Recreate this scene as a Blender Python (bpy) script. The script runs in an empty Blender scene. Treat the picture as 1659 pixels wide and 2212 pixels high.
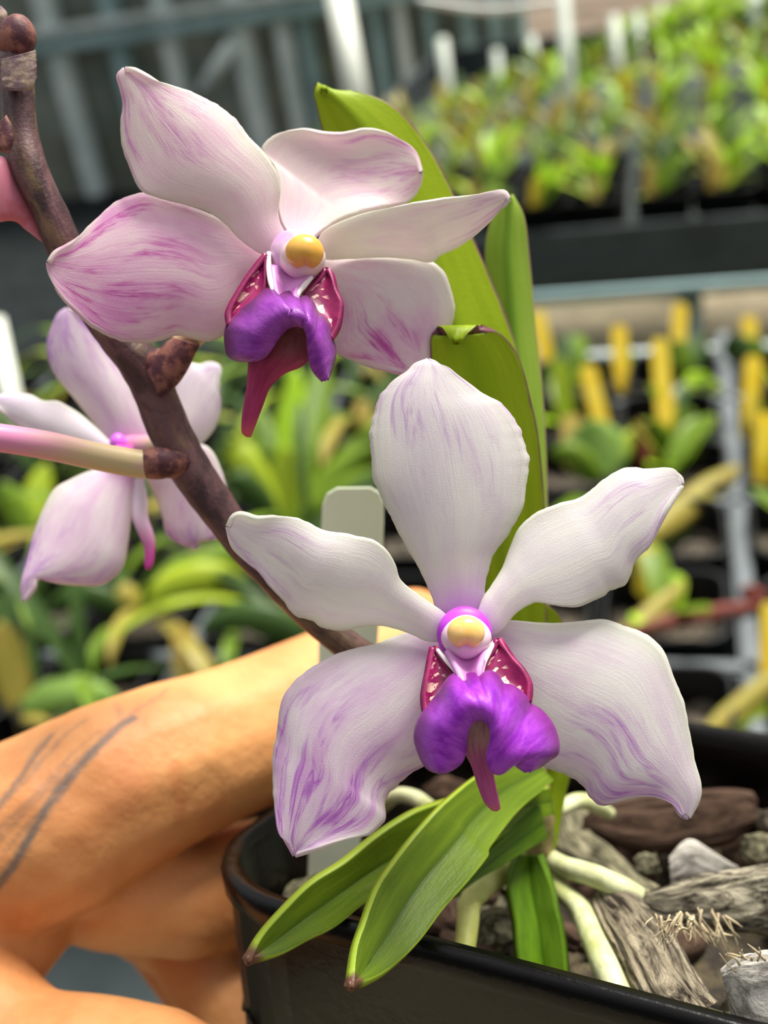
import bpy, bmesh, math, random
from mathutils import Vector, Matrix, noise
from mathutils.bvhtree import BVHTree
random.seed(11)
S = bpy.context.scene
COL = S.collection
# ------------------------------------------------------------------ camera
F = 2400.0; CX, CY = 829.5, 1106.0; H = 1.30
_U = Vector((-739, 4180, 2400)).normalized()
_f = Vector((0, 0, -1)); _fh = (_f - _f.dot(_U)*_U).normalized(); _r = _fh.cross(_U)
_a = math.radians(17.8)
_Y = math.cos(_a)*_fh + math.sin(_a)*_r; _X = math.cos(_a)*_r - math.sin(_a)*_fh
R = Matrix((_X, _Y, _U))            # camera axes -> world axes
CAM = Vector((0, 0, H))
cd = bpy.data.cameras.new('camera'); cam = bpy.data.objects.new('camera', cd); COL.objects.link(cam)
cam.matrix_world = Matrix.Translation(CAM) @ R.to_4x4()
cd.sensor_fit = 'VERTICAL'; cd.sensor_height = 36; cd.lens = 36*F/2212
cd.clip_start = .01; cd.clip_end = 100
cd.dof.use_dof = True; cd.dof.focus_distance = .120; cd.dof.aperture_fstop = cd.lens/2.15
S.camera = cam
# ------------------------------------------------------------------ light
w = bpy.data.worlds.new('world'); S.world = w; w.use_nodes = True
bg = w.node_tree.nodes['Background']
bg.inputs[0].default_value = (.97, .98, 1, 1)
_nt = w.node_tree; _g = _nt.nodes.new('ShaderNodeTexCoord'); _sx = _nt.nodes.new('ShaderNodeSeparateXYZ'); _mr = _nt.nodes.new('ShaderNodeMapRange')
_nt.links.new(_g.outputs['Generated'], _sx.inputs[0]); _nt.links.new(_sx.outputs[2], _mr.inputs[0]); 
_my = _nt.nodes.new('ShaderNodeMapRange'); _mm = _nt.nodes.new('ShaderNodeMath'); _mm.operation = 'MULTIPLY'      # the side behind the photographer is dim
_my.inputs[1].default_value = -.75; _my.inputs[2].default_value = .15; _my.inputs[3].default_value = .42; _my.inputs[4].default_value = 1.0
_nt.links.new(_sx.outputs[1], _my.inputs[0]); _nt.links.new(_mr.outputs[0], _mm.inputs[0]); _nt.links.new(_my.outputs[0], _mm.inputs[1]); _nt.links.new(_mm.outputs[0], bg.inputs[1])
_mr.inputs[1].default_value = -.1; _mr.inputs[2].default_value = .8; _mr.inputs[3].default_value = .20; _mr.inputs[4].default_value = 1.15   # bright roof overhead, dim sides
sd = bpy.data.lights.new('sun', 'SUN'); sun = bpy.data.objects.new('sun', sd); COL.objects.link(sun)
sd.energy = 6.4; sd.angle = math.radians(24); sd.color = (1, .95, .86)
sun.location = (0, 0, 4)
_sd = R @ Vector((-.22, -1.0, -.16))     # travel direction: from above, slightly from the right and from behind the camera
sun.rotation_euler = _sd.to_track_quat('-Z', 'Y').to_euler()
S.view_settings.view_transform = 'Standard'; S.view_settings.look = 'None'
S.view_settings.gamma = 1; S.view_settings.use_curve_mapping = False
S.view_settings.exposure = 0.17
# ------------------------------------------------------------------ helpers
def V(px, py, d):                    # a pixel and a depth in cm -> world point
    return CAM + R @ Vector(((px-CX)/F*d, -(py-CY)/F*d, -d))*.01
def ray(px, py): return (R @ Vector(((px-CX)/F, -(py-CY)/F, -1)))
def W(px, py, z):
    r = ray(px, py); t = (z-H)/r.z; return CAM + r*t
def WY(px, py, y):
    r = ray(px, py); return CAM + r*(y/r.y)
def lin(c):
    if isinstance(c, str): c = [int(c[i:i+2], 16)/255 for i in (0, 2, 4)]
    return tuple((x/12.92 if x <= .04045 else ((x+.055)/1.055)**2.4) for x in c)+(1,)
def smooth(pts, n):                  # Catmull-Rom through pts, n samples by length
    P = [Vector(p) for p in pts]; out = []
    if len(P) == 2: return [P[0].lerp(P[1], i/(n-1)) for i in range(n)]
    E_ = [P[0]*2-P[1]]+P+[P[-1]*2-P[-2]]
    for i in range(1, len(E_)-2):
        a, b, c, d = E_[i-1:i+3]
        for k in range(10):
            t = k/10
            out.append(.5*((2*b)+(c-a)*t+(2*a-5*b+4*c-d)*t*t+(3*b-a-3*c+d)*t**3))
    out.append(P[-1]); L = [0]
    for i in range(1, len(out)): L.append(L[-1]+(out[i]-out[i-1]).length)
    res = []; j = 0
    for i in range(n):
        s = L[-1]*i/(n-1)
        while j < len(L)-2 and L[j+1] < s: j += 1
        k = (s-L[j])/max(1e-9, L[j+1]-L[j]); res.append(out[j].lerp(out[j+1], min(1, max(0, k))))
    return res
def mesh_obj(name, verts, faces, mat, parent=None, uvs=None, sm=True):
    m = bpy.data.meshes.new(name); m.from_pydata([tuple(v) for v in verts], [], faces)
    if uvs:
        ul = m.uv_layers.new(name='UVMap')
        for lp in m.loops: ul.data[lp.index].uv = uvs[lp.vertex_index]
    if sm: m.polygons.foreach_set('use_smooth', [True]*len(m.polygons))
    m.materials.append(mat); m.update()
    o = bpy.data.objects.new(name, m); COL.objects.link(o)
    if parent: attach(o, parent)
    return o
def attach(o, p):
    o.parent = p; o.matrix_parent_inverse = wm(p).inverted()
def wm(o):
    m = o.matrix_basis.copy()
    if o.parent: m = wm(o.parent) @ o.matrix_parent_inverse @ m
    return m
def tag(o, label=None, cat=None, group=None, kind=None):
    if label: o['label'] = label
    if cat: o['category'] = cat
    if group: o['group'] = group
    if kind: o['kind'] = kind
    return o
def empty(name, loc, rz=0):
    o = bpy.data.objects.new(name, None); COL.objects.link(o); o.location = loc; o.rotation_euler[2] = rz
    o.empty_display_size = .01; return o
def solid(o, t, off=0):
    m = o.modifiers.new('thick', 'SOLIDIFY'); m.thickness = t; m.offset = off; return o
def sheet(name, L, Rr, dfn, mat, parent, nu=90, nv=30, t=.0006, lat=0, edge=None):
    """surface between two edge lines (px); dfn(u, v) gives depth in cm"""
    A = smooth([(*p, 0) for p in L], nu); B = smooth([(*p, 0) for p in Rr], nu)
    vs = []; uv = []
    for i in range(nu):
        for j in range(nv):
            u = i/(nu-1); v = j/(nv-1); p = A[i].lerp(B[i], v)
            if edge:
                q_ = 3 if v > .5 else 8; p = p + (B[i]-A[i])*edge*((v*2-1)**5)*(noise.noise(Vector((u*14, q_, len(name))))+.6*noise.noise(Vector((u*45, q_, 4))))
            vs.append(V(p.x, p.y, dfn(u, v))); uv.append((u, v))
    fs = [(i*nv+j, i*nv+j+1, (i+1)*nv+j+1, (i+1)*nv+j) for i in range(nu-1) for j in range(nv-1)]
    o = mesh_obj(name, vs, fs, mat, parent, uv)
    if t: solid(o, t)
    return o
def pill(name, L, Rr, dfn, mat, parent=None, nu=40, nv=20, ratio=.6, disp=None, power=1.0, thick=None):
    """closed body whose outline is two edge lines (px) and whose section is an oval of real depth"""
    A = smooth([(*p, 0) for p in L], nu); B = smooth([(*p, 0) for p in Rr], nu)
    vs = []; uv = []
    for i in range(nu):
        u = i/(nu-1); d = dfn(u) if callable(dfn) else dfn
        a = V(A[i].x, A[i].y, d); b = V(B[i].x, B[i].y, d); c = (a+b)/2; h = (b-a)/2
        rd = (c-CAM).normalized(); th = h.length*ratio if thick is None else min(thick, h.length*1.0)*.5
        for j in range(nv):
            an = 2*math.pi*j/nv; ca, sa = math.cos(an), math.sin(an)
            if power != 1: ca = math.copysign(abs(ca)**power, ca); sa = math.copysign(abs(sa)**power, sa)
            p = c + h*ca + rd*(-sa)*th
            if disp: p = p + (h*ca - rd*sa*th)*disp(u, j/nv)
            vs.append(p); uv.append((u, j/nv))
    fs = [(i*nv+j, i*nv+(j+1) % nv, (i+1)*nv+(j+1) % nv, (i+1)*nv+j) for i in range(nu-1) for j in range(nv)]
    fs += [tuple(range(nv))[::-1], tuple((nu-1)*nv+j for j in range(nv))]
    return mesh_obj(name, vs, fs, mat, parent, uv)
def tubew(name, path, mat, parent=None, nu=40, nv=16, disp=None):
    """path: (Vector world, radius m)"""
    P = smooth([(*p, 0) for p in [tuple(x[0]) for x in path]] if False else [tuple(x[0]) for x in path], nu)
    # radius resampled along the same control fractions
    L = [0]
    for i in range(1, len(path)): L.append(L[-1]+(path[i][0]-path[i-1][0]).length)
    vs = []; uv = []; up = None
    for i in range(nu):
        u = i/(nu-1); s = u*L[-1]; k = 0
        while k < len(L)-2 and L[k+1] < s: k += 1
        f = (s-L[k])/max(1e-9, L[k+1]-L[k]); f = f*f*(3-2*f); r = path[k][1]*(1-f)+path[k+1][1]*f
        t = (P[min(nu-1, i+1)]-P[max(0, i-1)]).normalized()
        if up is None: up = t.orthogonal().normalized()
        up = (up-t*up.dot(t)).normalized(); sd_ = t.cross(up)
        for j in range(nv):
            an = 2*math.pi*j/nv; rr = r*(1+(disp(u, j/nv) if disp else 0))
            vs.append(P[i]+(up*math.cos(an)+sd_*math.sin(an))*rr); uv.append((u, j/nv))
    fs = [(i*nv+j, i*nv+(j+1) % nv, (i+1)*nv+(j+1) % nv, (i+1)*nv+j) for i in range(nu-1) for j in range(nv)]
    fs += [tuple(range(nv))[::-1], tuple((nu-1)*nv+j for j in range(nv))]
    return mesh_obj(name, vs, fs, mat, parent, uv)
def tube(name, path, mat, parent=None, **k):       # path: (px, py, d_cm, r_px)
    return tubew(name, [(V(a, b, c), r*c/F*.01) for a, b, c, r in path], mat, parent, **k)
def blob(name, px, py, d, rx, ry, rz, mat, parent, fn=None, n=28):
    s = d/F*.01; c = V(px, py, d); ax = R @ Vector((1, 0, 0)); ay = R @ Vector((0, 1, 0)); az = R @ Vector((0, 0, 1))
    vs = []; uv = []; nr = n//2
    for i in range(nr+1):
        th = math.pi*i/nr
        for j in range(n):
            ph = 2*math.pi*j/n
            x, y, z = math.sin(th)*math.cos(ph), math.cos(th), math.sin(th)*math.sin(ph)
            if fn: x, y, z = fn(x, y, z)
            vs.append(c+ax*x*rx*s+ay*y*ry*s+az*z*rz*s); uv.append((j/n, i/nr))
    fs = [(i*n+j, i*n+(j+1) % n, (i+1)*n+(j+1) % n, (i+1)*n+j) for i in range(nr) for j in range(n)]
    return mesh_obj(name, vs, fs, mat, parent, uv)
# ------------------------------------------------------------------ material helpers
class NT:
    def __init__(s, name):
        s.m = bpy.data.materials.new(name); s.m.use_nodes = True; s.t = s.m.node_tree
        s.p = s.t.nodes['Principled BSDF']; s.out = s.t.nodes['Material Output']
    def n(s, ty, **kw):
        x = s.t.nodes.new(ty)
        for k, v in kw.items(): setattr(x, k, v)
        return x
    def l(s, a, b): s.t.links.new(a, b)
    def math(s, op, a, b=None, c=None, clamp=False):
        x = s.n('ShaderNodeMath', operation=op); x.use_clamp = clamp
        for i, q in enumerate((a, b, c)):
            if q is None: continue
            if isinstance(q, (int, float)): x.inputs[i].default_value = q
            else: s.l(q, x.inputs[i])
        return x.outputs[0]
    def mix(s, f, a, b):
        x = s.n('ShaderNodeMix', data_type='RGBA')
        for k, q in ((0, f), (6, a), (7, b)):
            if isinstance(q, (int, float)): x.inputs[k].default_value = q
            elif isinstance(q, (tuple, str)): x.inputs[k].default_value = lin(q) if isinstance(q, str) else q
            else: s.l(q, x.inputs[k])
        return x.outputs[2]
    def ramp(s, f, stops):
        x = s.n('ShaderNodeMapRange'); x.interpolation_type = 'SMOOTHSTEP'
        x.inputs[1].default_value, x.inputs[2].default_value = stops[0], stops[1]
        x.inputs[3].default_value, x.inputs[4].default_value = (stops[2], stops[3]) if len(stops) > 2 else (0, 1)
        s.l(f, x.inputs[0]); return x.outputs[0]
    def noise(s, scale, vec=None, detail=4, rough=.6, dist=0):
        x = s.n('ShaderNodeTexNoise'); x.inputs['Scale'].default_value = scale; x.inputs['Detail'].default_value = detail
        x.inputs['Roughness'].default_value = rough; x.inputs['Distortion'].default_value = dist
        if vec is not None: s.l(vec, x.inputs['Vector'])
        else: s.l(s.obj(), x.inputs['Vector'])
        return x.outputs[0]
    def obj(s):
        if not hasattr(s, '_tc'): s._tc = s.n('ShaderNodeTexCoord')
        return s._tc.outputs['Object']
    def uv(s):
        s.obj(); return s._tc.outputs['UV']
    def scale(s, vec, v, off=(0, 0, 0)):
        x = s.n('ShaderNodeMapping'); x.inputs['Scale'].default_value = v; x.inputs['Location'].default_value = off
        s.l(vec, x.inputs[0]); return x.outputs[0]
    def sep(s, vec):
        x = s.n('ShaderNodeSeparateXYZ'); s.l(vec, x.inputs[0]); return x.outputs
    def bump(s, h, strength, dist):
        x = s.n('ShaderNodeBump'); x.inputs['Strength'].default_value = strength; x.inputs['Distance'].default_value = dist
        s.l(h, x.inputs['Height']); s.l(x.outputs[0], s.p.inputs['Normal']); return x.outputs[0]
    def col(s, c):
        if isinstance(c, (tuple, str)): s.p.inputs['Base Color'].default_value = lin(c) if isinstance(c, str) else c
        else: s.l(c, s.p.inputs['Base Color'])
        s.c = c; return s
    def set(s, rough=.5, spec=.5, **k):
        s.p.inputs['Roughness'].default_value = rough; s.p.inputs['Specular IOR Level'].default_value = spec
        for a, b in k.items(): s.p.inputs[a].default_value = b
        return s
    def translucent(s, f, tint=None):
        t = s.n('ShaderNodeBsdfTranslucent'); c = tint if tint is not None else s.c
        if isinstance(c, (tuple, str)): t.inputs[0].default_value = lin(c) if isinstance(c, str) else c
        else: s.l(c, t.inputs[0])
        x = s.n('ShaderNodeMixShader'); x.inputs[0].default_value = f
        s.l(s.p.outputs[0], x.inputs[1]); s.l(t.outputs[0], x.inputs[2]); s.l(x.outputs[0], s.out.inputs[0]); return s
def flat(name, c, rough=.5, spec=.5, c2=None, sc=20, bump=0, bd=.001, met=0):
    m = NT(name)
    if c2: m.col(m.mix(m.ramp(m.noise(sc), (.35, .65)), c, c2))
    else: m.col(c)
    m.set(rough, spec, Metallic=met)
    if bump: m.bump(m.noise(sc*3), bump, bd)
    return m.m
def petal_mat(name, base='efe9ea', tint='d9b4dc', vein='a83cc0', amt=.8, u=(.35, .9), side=0, basetint='d9a0e0', base_u=.16, edge='dfe3cf', tl=.45, seed=0, uend=None, vs=(0.0, 0.0), hd=.03):
    """side: -1 marks only near v=0, +1 only near v=1, 0 both"""
    m = NT(name); uv = m.uv(); x, y, _ = m.sep(uv)
    nz = m.noise(1, m.scale(uv, (2.0, 7.5, 1), (seed, seed*.7, 0)), 5, .6, .8)
    ridge = m.math('SUBTRACT', 1, m.math('MULTIPLY', m.math('ABSOLUTE', m.math('SUBTRACT', nz, .5)), 17), clamp=True)
    nz2 = m.noise(1, m.scale(uv, (3.0, 6, 1), (seed+4, seed, 0)), 3, .6, .3)
    blotch = m.ramp(nz2, (.42, .66))
    mask = m.ramp(x, (u[0], u[1]))
    if side < 0: mask = m.math('MULTIPLY', mask, m.ramp(y, (.35, .75, 1, 0)))
    if side > 0: mask = m.math('MULTIPLY', mask, m.ramp(y, (.25, .65)))
    mask = m.math('MULTIPLY', mask, amt)
    c = m.mix(m.math('MULTIPLY', m.ramp(m.noise(1, m.scale(uv, (3, 4, 1), (seed+9, 0, 0)), 5), (.35, .7)), .55*min(1, amt+.25)), base, tint)
    ed = m.math('MULTIPLY', m.math('ABSOLUTE', m.math('SUBTRACT', y, .5)), 2)
    c = m.mix(m.math('MULTIPLY', m.ramp(ed, (.72, 1.0)), .6), c, edge)
    c = m.mix(m.math('MULTIPLY', blotch, m.math('MULTIPLY', mask, .9)), c, tint)
    c = m.mix(m.math('MULTIPLY', m.math('MULTIPLY', m.math('MULTIPLY', ridge, .8), m.ramp(nz2, (.42, .62))), mask), c, vein)
    c = m.mix(m.math('MULTIPLY', m.ramp(x, (0, base_u, 1, 0)), .75), c, basetint)
    m.col(c).set(.45, .35)
    m.p.inputs['Sheen Weight'].default_value = .15
    h = m.math('ADD', m.noise(9000, None, 2), m.math('MULTIPLY', m.noise(1, m.scale(uv, (4, 40, 1)), 2), 1.0))
    m.bump(h, .5, .00008)
    m.translucent(tl)
    return m.m
def leaf_mat(name, a, b, mid, rough=.35, edge=None, tl=.25, tip=None, spots=0, spec=.25):
    m = NT(name); uv = m.uv(); x, y, _ = m.sep(uv)
    c = m.mix(m.ramp(m.noise(1, m.scale(uv, (3, 6, 1)), 4), (.3, .7)), a, b)
    c = m.mix(m.math('MULTIPLY', m.ramp(m.math('ABSOLUTE', m.math('SUBTRACT', y, .5)), (0, .13, 1, 0)), .7), c, mid)
    if edge: c = m.mix(m.ramp(m.math('ADD', m.math('ABSOLUTE', m.math('SUBTRACT', y, .5)), m.math('MULTIPLY', m.noise(1, m.scale(uv, (14, 1, 1)), 3), .04)), (.487, .515)), c, edge)
    if tip: c = m.mix(m.ramp(m.math('ADD', x, m.math('MULTIPLY', m.noise(500), .03)), (.955, .985)), c, tip)
    if spots:
        c = m.mix(m.ramp(m.noise(1, m.scale(uv, (60, 18, 1)), 3, .7), (.70, .76, 0, spots)), c, 'dfe8cc')
    m.col(c).set(rough, spec); m.bump(m.math('ADD', m.noise(2500), m.noise(1, m.scale(uv, (5, 60, 1)), 2)), .25, .0002)
    m.translucent(tl); return m.m
# ------------------------------------------------------------------ materials
M = {}
M['post'] = flat('galvanised_paint', 'e2eeec', .6, c2='c6d6d4', sc=6)
M['post_blue'] = flat('weathered_post', '9cbabc', .6, c2='809e9d', sc=6)
M['white_pvc'] = flat('white_pvc', 'bfc8bc', .5, c2='a4aea2', sc=15)
M['black'] = flat('black_plastic', '0b0d0f', .5, .3, c2='101415', sc=60, bump=.1, bd=.0005)
M['tray'] = flat('tray_plastic', '1d2729', .5, c2='2b3739', sc=12)
M['grid'] = flat('grey_coated_wire', '666e71', .65, c2='545c60', sc=30)
M['yellow'] = flat('yellow_tag', 'fbd31c', .5, c2='ffe04a', sc=30)
M['ochre'] = flat('faded_yellow_tag', 'cfae45', .55, c2='d9c06a', sc=30)
M['media'] = flat('pot_media', '2e2924', .95, c2='7d7262', sc=120, bump=.6, bd=.004)
M['g1'] = leaf_mat('leaf_green', '5c7c1c', '7f9a2a', '42661c')
M['g2'] = leaf_mat('leaf_yellow_green', '94ac26', 'b0c030', '74922a')
M['g3'] = leaf_mat('leaf_dark_green', '344e22', '4c682e', '2a401c')
M['g4'] = leaf_mat('leaf_straw', 'b39a4a', '9a9a40', '8a8236')
M['g5'] = leaf_mat('leaf_lime', '9cc824', 'b4d83a', '80b020')
M['g6'] = leaf_mat('leaf_red', '7a3a32', '935043', '5c2c28')
# ------------------------------------------------------------------ setting
m = NT('ground'); o3 = m.obj(); gx, gy, gz = m.sep(o3)
gr = m.mix(m.ramp(m.noise(22, None, 6, .8), (.35, .65)), '6a6152', 'a3987e')
gr = m.mix(m.ramp(m.noise(1, m.scale(o3, (1.5, 9, 1)), 3), (.45, .6)), gr, '75705c')
far = m.mix(m.ramp(m.noise(2.2, None, 5), (.4, .62)), '5f5447', '7a6c5e')
c = m.mix(m.ramp(gy, (6.5, 7.5)), gr, far)
floor_shade = m.mix(m.ramp(m.noise(8), (.3, .7)), '15191a', '23292a')  # left floor strip: shade painted into the ground colour as a dark tone
c = m.mix(m.ramp(gx, (-1.55, -1.45)), floor_shade, c)
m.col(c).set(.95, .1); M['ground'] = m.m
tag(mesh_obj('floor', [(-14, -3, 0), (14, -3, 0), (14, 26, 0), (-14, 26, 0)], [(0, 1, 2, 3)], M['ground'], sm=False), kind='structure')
m = NT('algae_glazing'); o3 = m.obj()
c = m.mix(m.ramp(m.noise(1.3, m.scale(o3, (1, 1, 1.6)), 5, .65), (.4, .6)), '747a6e', 'a2a69a')
c = m.mix(m.ramp(m.noise(2.4, m.scale(o3, (1, 1, 1), (4, 2, 1)), 4), (.58, .72)), c, 'adae70')
c = m.mix(m.ramp(m.noise(1, m.scale(o3, (.3, 1, 5)), 3), (.5, .62, 0, .6)), c, '7d8b84')
m.col(c).set(.6, .3); M['glaze'] = m.m
def box(name, lo, hi, mat, parent=None, rot=None):
    bm = bmesh.new(); bmesh.ops.create_cube(bm, size=1)
    for v in bm.verts: v.co = Vector([(lo[i]+hi[i])/2+v.co[i]*(hi[i]-lo[i]) for i in range(3)])
    bmesh.ops.bevel(bm, geom=bm.edges[:], offset=min(hi[i]-lo[i] for i in range(3))*.18, segments=2, affect='EDGES')
    m_ = bpy.data.meshes.new(name); bm.to_mesh(m_); bm.free(); m_.materials.append(mat)
    o = bpy.data.objects.new(name, m_); COL.objects.link(o)
    if parent: attach(o, parent)
    return o
def pipe(name, a, b, r, mat, parent=None, n=14):
    a, b = Vector(a), Vector(b); t = (b-a).normalized(); u = t.orthogonal().normalized(); s_ = t.cross(u)
    vs = []
    for q in (a, b):
        for j in range(n): an = 2*math.pi*j/n; vs.append(q+(u*math.cos(an)+s_*math.sin(an))*r)
    fs = [(j, (j+1) % n, n+(j+1) % n, n+j) for j in range(n)]+[tuple(range(n))[::-1], tuple(range(n, 2*n))]
    o = mesh_obj(name, vs, fs, mat, parent)
    for p in o.data.polygons[-2:]: p.use_smooth = False
    return o
WYP = 5.6
tag(box('wall_back', (-7, WYP+.10, 0), (-.75, WYP+.16, 1.5), M['glaze']), kind='structure')
k = 0
for px, py, wpx, mt in ((175, 300, 42, 'post'), (245, 60, 38, 'post_blue'), (385, 180, 34, 'post'), (555, 250, 44, 'post'), (640, 220, 34, 'post'), (668, 120, 28, 'post_blue'),
                    (826, 130, 30, 'post_blue'), (880, 150, 26, 'post'), (1018, 120, 30, 'post_blue'), (1075, 100, 26, 'post_blue'), (1125, 70, 22, 'post_blue'), (930, 60, 24, 'post_blue')):
    k += 1; q = WY(px, py, WYP); r_ = wpx*.5*((q-CAM).length)/F*.9
    tag(box('trim_%d' % k, (q.x-r_, WYP-.04, 0.02), (q.x+r_, WYP+.08, 1.5), M[mt]), kind='structure')
for (y0, y1, mt) in ((28, 46, 'post'), (58, 88, 'post_blue'), (488, 515, 'post')):
    k += 1; a = WY(300, y1, WYP-.06); b = WY(300, y0, WYP-.06)
    tag(box('trim_%d' % k, (-7, WYP-.07, a.z), (-.9, WYP-.045, b.z), M[mt]), kind='structure')
k += 1; tag(pipe('trim_%d' % k, WY(500, 95, WYP-.06), WY(435, 200, WYP-.06), .035, M['post'], n=10), kind='structure')
# ------------------------------------------------------------------ benches
ZB = .80
def bench(label, x0, x1, y0, y1, xs, ys, rim):
    b = empty('plant_bench', ((x0+x1)/2, (y0+y1)/2, 0)); tag(b, label, 'bench')
    box('bench_top', (x0, y0, ZB-.115), (x1, y1, ZB-.10), M['tray'], b)
    fr = [((x0, y0-.02), (x1, y0)), ((x0, y1), (x1, y1+.02)), ((x0-.02, y0-.02), (x0, y1+.02)), ((x1, y0-.02), (x1+.02, y1+.02))]
    for i, (p, q) in enumerate(fr): box('bench_frame', (*p, ZB-(.03 if i < 2 and rim is not M['tray'] else .09)), (*q, ZB+(.004 if i < 2 else -.01)), rim if i < 2 or rim is M['tray'] else M['grid'], b)
    for x in xs: box('grid_bar', (x-.0065, y0, ZB+.012), (x+.0065, y1, ZB+.026), M['grid'], b)
    for y in ys: box('grid_bar', (x0, y-.0065, ZB+.012), (x1, y+.0065, ZB+.026), M['grid'], b)
    for x in (x0+.05, (x0+x1)/2, x1-.05):
        for y in (y0+.05, y1-.05): pipe('leg', (x, y, 0), (x, y, ZB-.115), .018, M['post_blue'], b)
    return b
rim2 = M['tray']
bench('grey wire grid bench holding the near rows of black pots', -1.6, .55, .30, 1.165,
      [.036+.2*i for i in range(-8, 3)], [.385, .596, .807, 1.0], flat('pale_rim', 'aab4ae', .5))
bench('far dark bench crowded with green seedlings and yellow tags', -.74, .75, 1.66, 3.62, [], [], rim2)
box_r = pipe('galvanised_rail', (-.8, 1.56, .735), (.8, 1.56, .735), .007, M['post_blue']); tag(box_r, 'thin grey pipe running below the front edge of the far bench', 'pipe')
# --- near-bench pot
def pot_mesh(name, w_, h_, mat, wt=.0015, seg=5, cr=.2, taper=.82, lip=.004):
    """square open pot, rim at z=0"""
    def ring(hw, z):
        out = []; r = hw*2*cr
        for cx, cy, a0 in ((1, 1, 0), (-1, 1, 90), (-1, -1, 180), (1, -1, 270)):
            for s_ in range(seg+1):
                a = math.radians(a0+90*s_/seg); out.append((cx*(hw-r)+math.cos(a)*r, cy*(hw-r)+math.sin(a)*r, z))
        return out
    h = w_/2
    prof = [(h, 0), (h+wt*.3, -lip*.3), (h, -lip), (h-wt*.6, -lip*1.2), (h*taper, -h_), (h*taper*.7, -h_-wt*.2), (h*taper-wt, -h_+wt), (h-wt*1.6, -lip), (h-wt*1.5, 0)]
    vs = []; rings = [ring(*p) for p in prof]; n = len(rings[0])
    for q in rings: vs += q
    fs = []
    for i in range(len(prof)):
        if i == 5:  # close the bottom underside, then the inside floor
            fs.append(tuple(5*n+j for j in range(n))[::-1]); continue
        k2 = (i+1) % len(prof)
        for j in range(n): fs.append((i*n+j, i*n+(j+1) % n, k2*n+(j+1) % n, k2*n+j))
    fs.append(tuple(6*n+j for j in range(n)))
    mm = bpy.data.meshes.new(name); mm.from_pydata(vs, [], [f[::-1] for f in fs]); mm.materials.append(mat)
    mm.polygons.foreach_set('use_smooth', [True]*len(mm.polygons)); mm.update(); return mm
PM = pot_mesh('nursery_pot', .085, .095, M['black'])
def lump(name, r, z0, mat, seed):
    bm = bmesh.new(); bmesh.ops.create_grid(bm, x_segments=12, y_segments=12, size=r)
    for v in bm.verts: v.co.z = z0+.008*noise.noise(Vector((v.co.x*90, v.co.y*90, seed)))
    mm = bpy.data.meshes.new(name); bm.to_mesh(mm); bm.free(); mm.materials.append(mat); return mm
MED = [lump('potting_mix', .0375, -.030, M['media'], s) for s in range(3)]
def link(name, data, parent=None, loc=(0, 0, 0), rot=(0, 0, 0)):
    o = bpy.data.objects.new(name, data); COL.objects.link(o)
    if parent: o.parent = parent
    o.location = loc; o.rotation_euler = rot; return o
def blade(L_, w_, lift, droop, fold=.25, n=10, tw=0, taperb=.5):
    """a strap leaf growing along +X and up; returns verts, faces, uvs"""
    vs = []; uv = []; x = z = 0; a = lift
    for i in range(n+1):
        u = i/n; hw = w_/2*min(1, taperb+(1-taperb)*u*4)*min(1, (max(0, 1-u)*4)**.55)+.0002
        for j, s_ in enumerate((-1, -.5, 0, .5, 1)): vs.append((x, s_*hw*math.cos(tw*u), z+abs(s_)*hw*fold+s_*hw*math.sin(tw*u))); uv.append((u, j/4))
        a -= droop/n; x += math.cos(a)*L_/n; z += math.sin(a)*L_/n
    fs = [(i*5+j, i*5+j+1, (i+1)*5+j+1, (i+1)*5+j) for i in range(n) for j in range(4)]
    return vs, fs, uv
def blade_mesh(name, mat, *a, **k):
    vs, fs, uv = blade(*a, **k); mm = bpy.data.meshes.new(name); mm.from_pydata(vs, [], fs); ul = mm.uv_layers.new(name='UVMap')
    for lp in mm.loops: ul.data[lp.index].uv = uv[lp.vertex_index]
    mm.polygons.foreach_set('use_smooth', [True]*len(mm.polygons)); mm.materials.append(mat); return mm
rnd = random.Random(5)
STRAP = [blade_mesh('leaf', M[c_], rnd.uniform(.10, .18), rnd.uniform(.009, .013), rnd.uniform(.7, 1.35), rnd.uniform(.8, 1.9)) for c_ in ('g1', 'g3', 'g3', 'g2', 'g1', 'g3', 'g3', 'g1', 'g4')]
SHORT = [blade_mesh('leaf', M[c_], rnd.uniform(.045, .075), rnd.uniform(.016, .026), rnd.uniform(.5, 1.2), rnd.uniform(.2, .8), taperb=.35) for c_ in ('g1', 'g1', 'g3', 'g5', 'g1', 'g2')]
ROWN = ['front', 'second', 'third', 'fourth', 'fifth', 'sixth', 'seventh', 'eighth', 'ninth', 'tenth', 'eleventh', 'twelfth', 'thirteenth', 'fourteenth', 'fifteenth', 'sixteenth', 'seventeenth', 'eighteenth', 'nineteenth', 'twentieth']
def plant(x, y, z, lib, n, label, group, name, cat='plant'):
    p = empty(name, (x, y, z), rnd.uniform(0, 6.28)); tag(p, label, cat, group)
    a0 = rnd.uniform(0, 6.28)
    for i in range(n):
        mm = rnd.choice(lib); o = link('leaf', mm, p, (0, 0, -.004+.006*i/2), (0, 0, a0+(math.pi if i % 2 else 0)+rnd.uniform(-.7, .7)))
        o.scale = (rnd.uniform(.8, 1.15),)*3
    return p
ZP = ZB+.035
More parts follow.
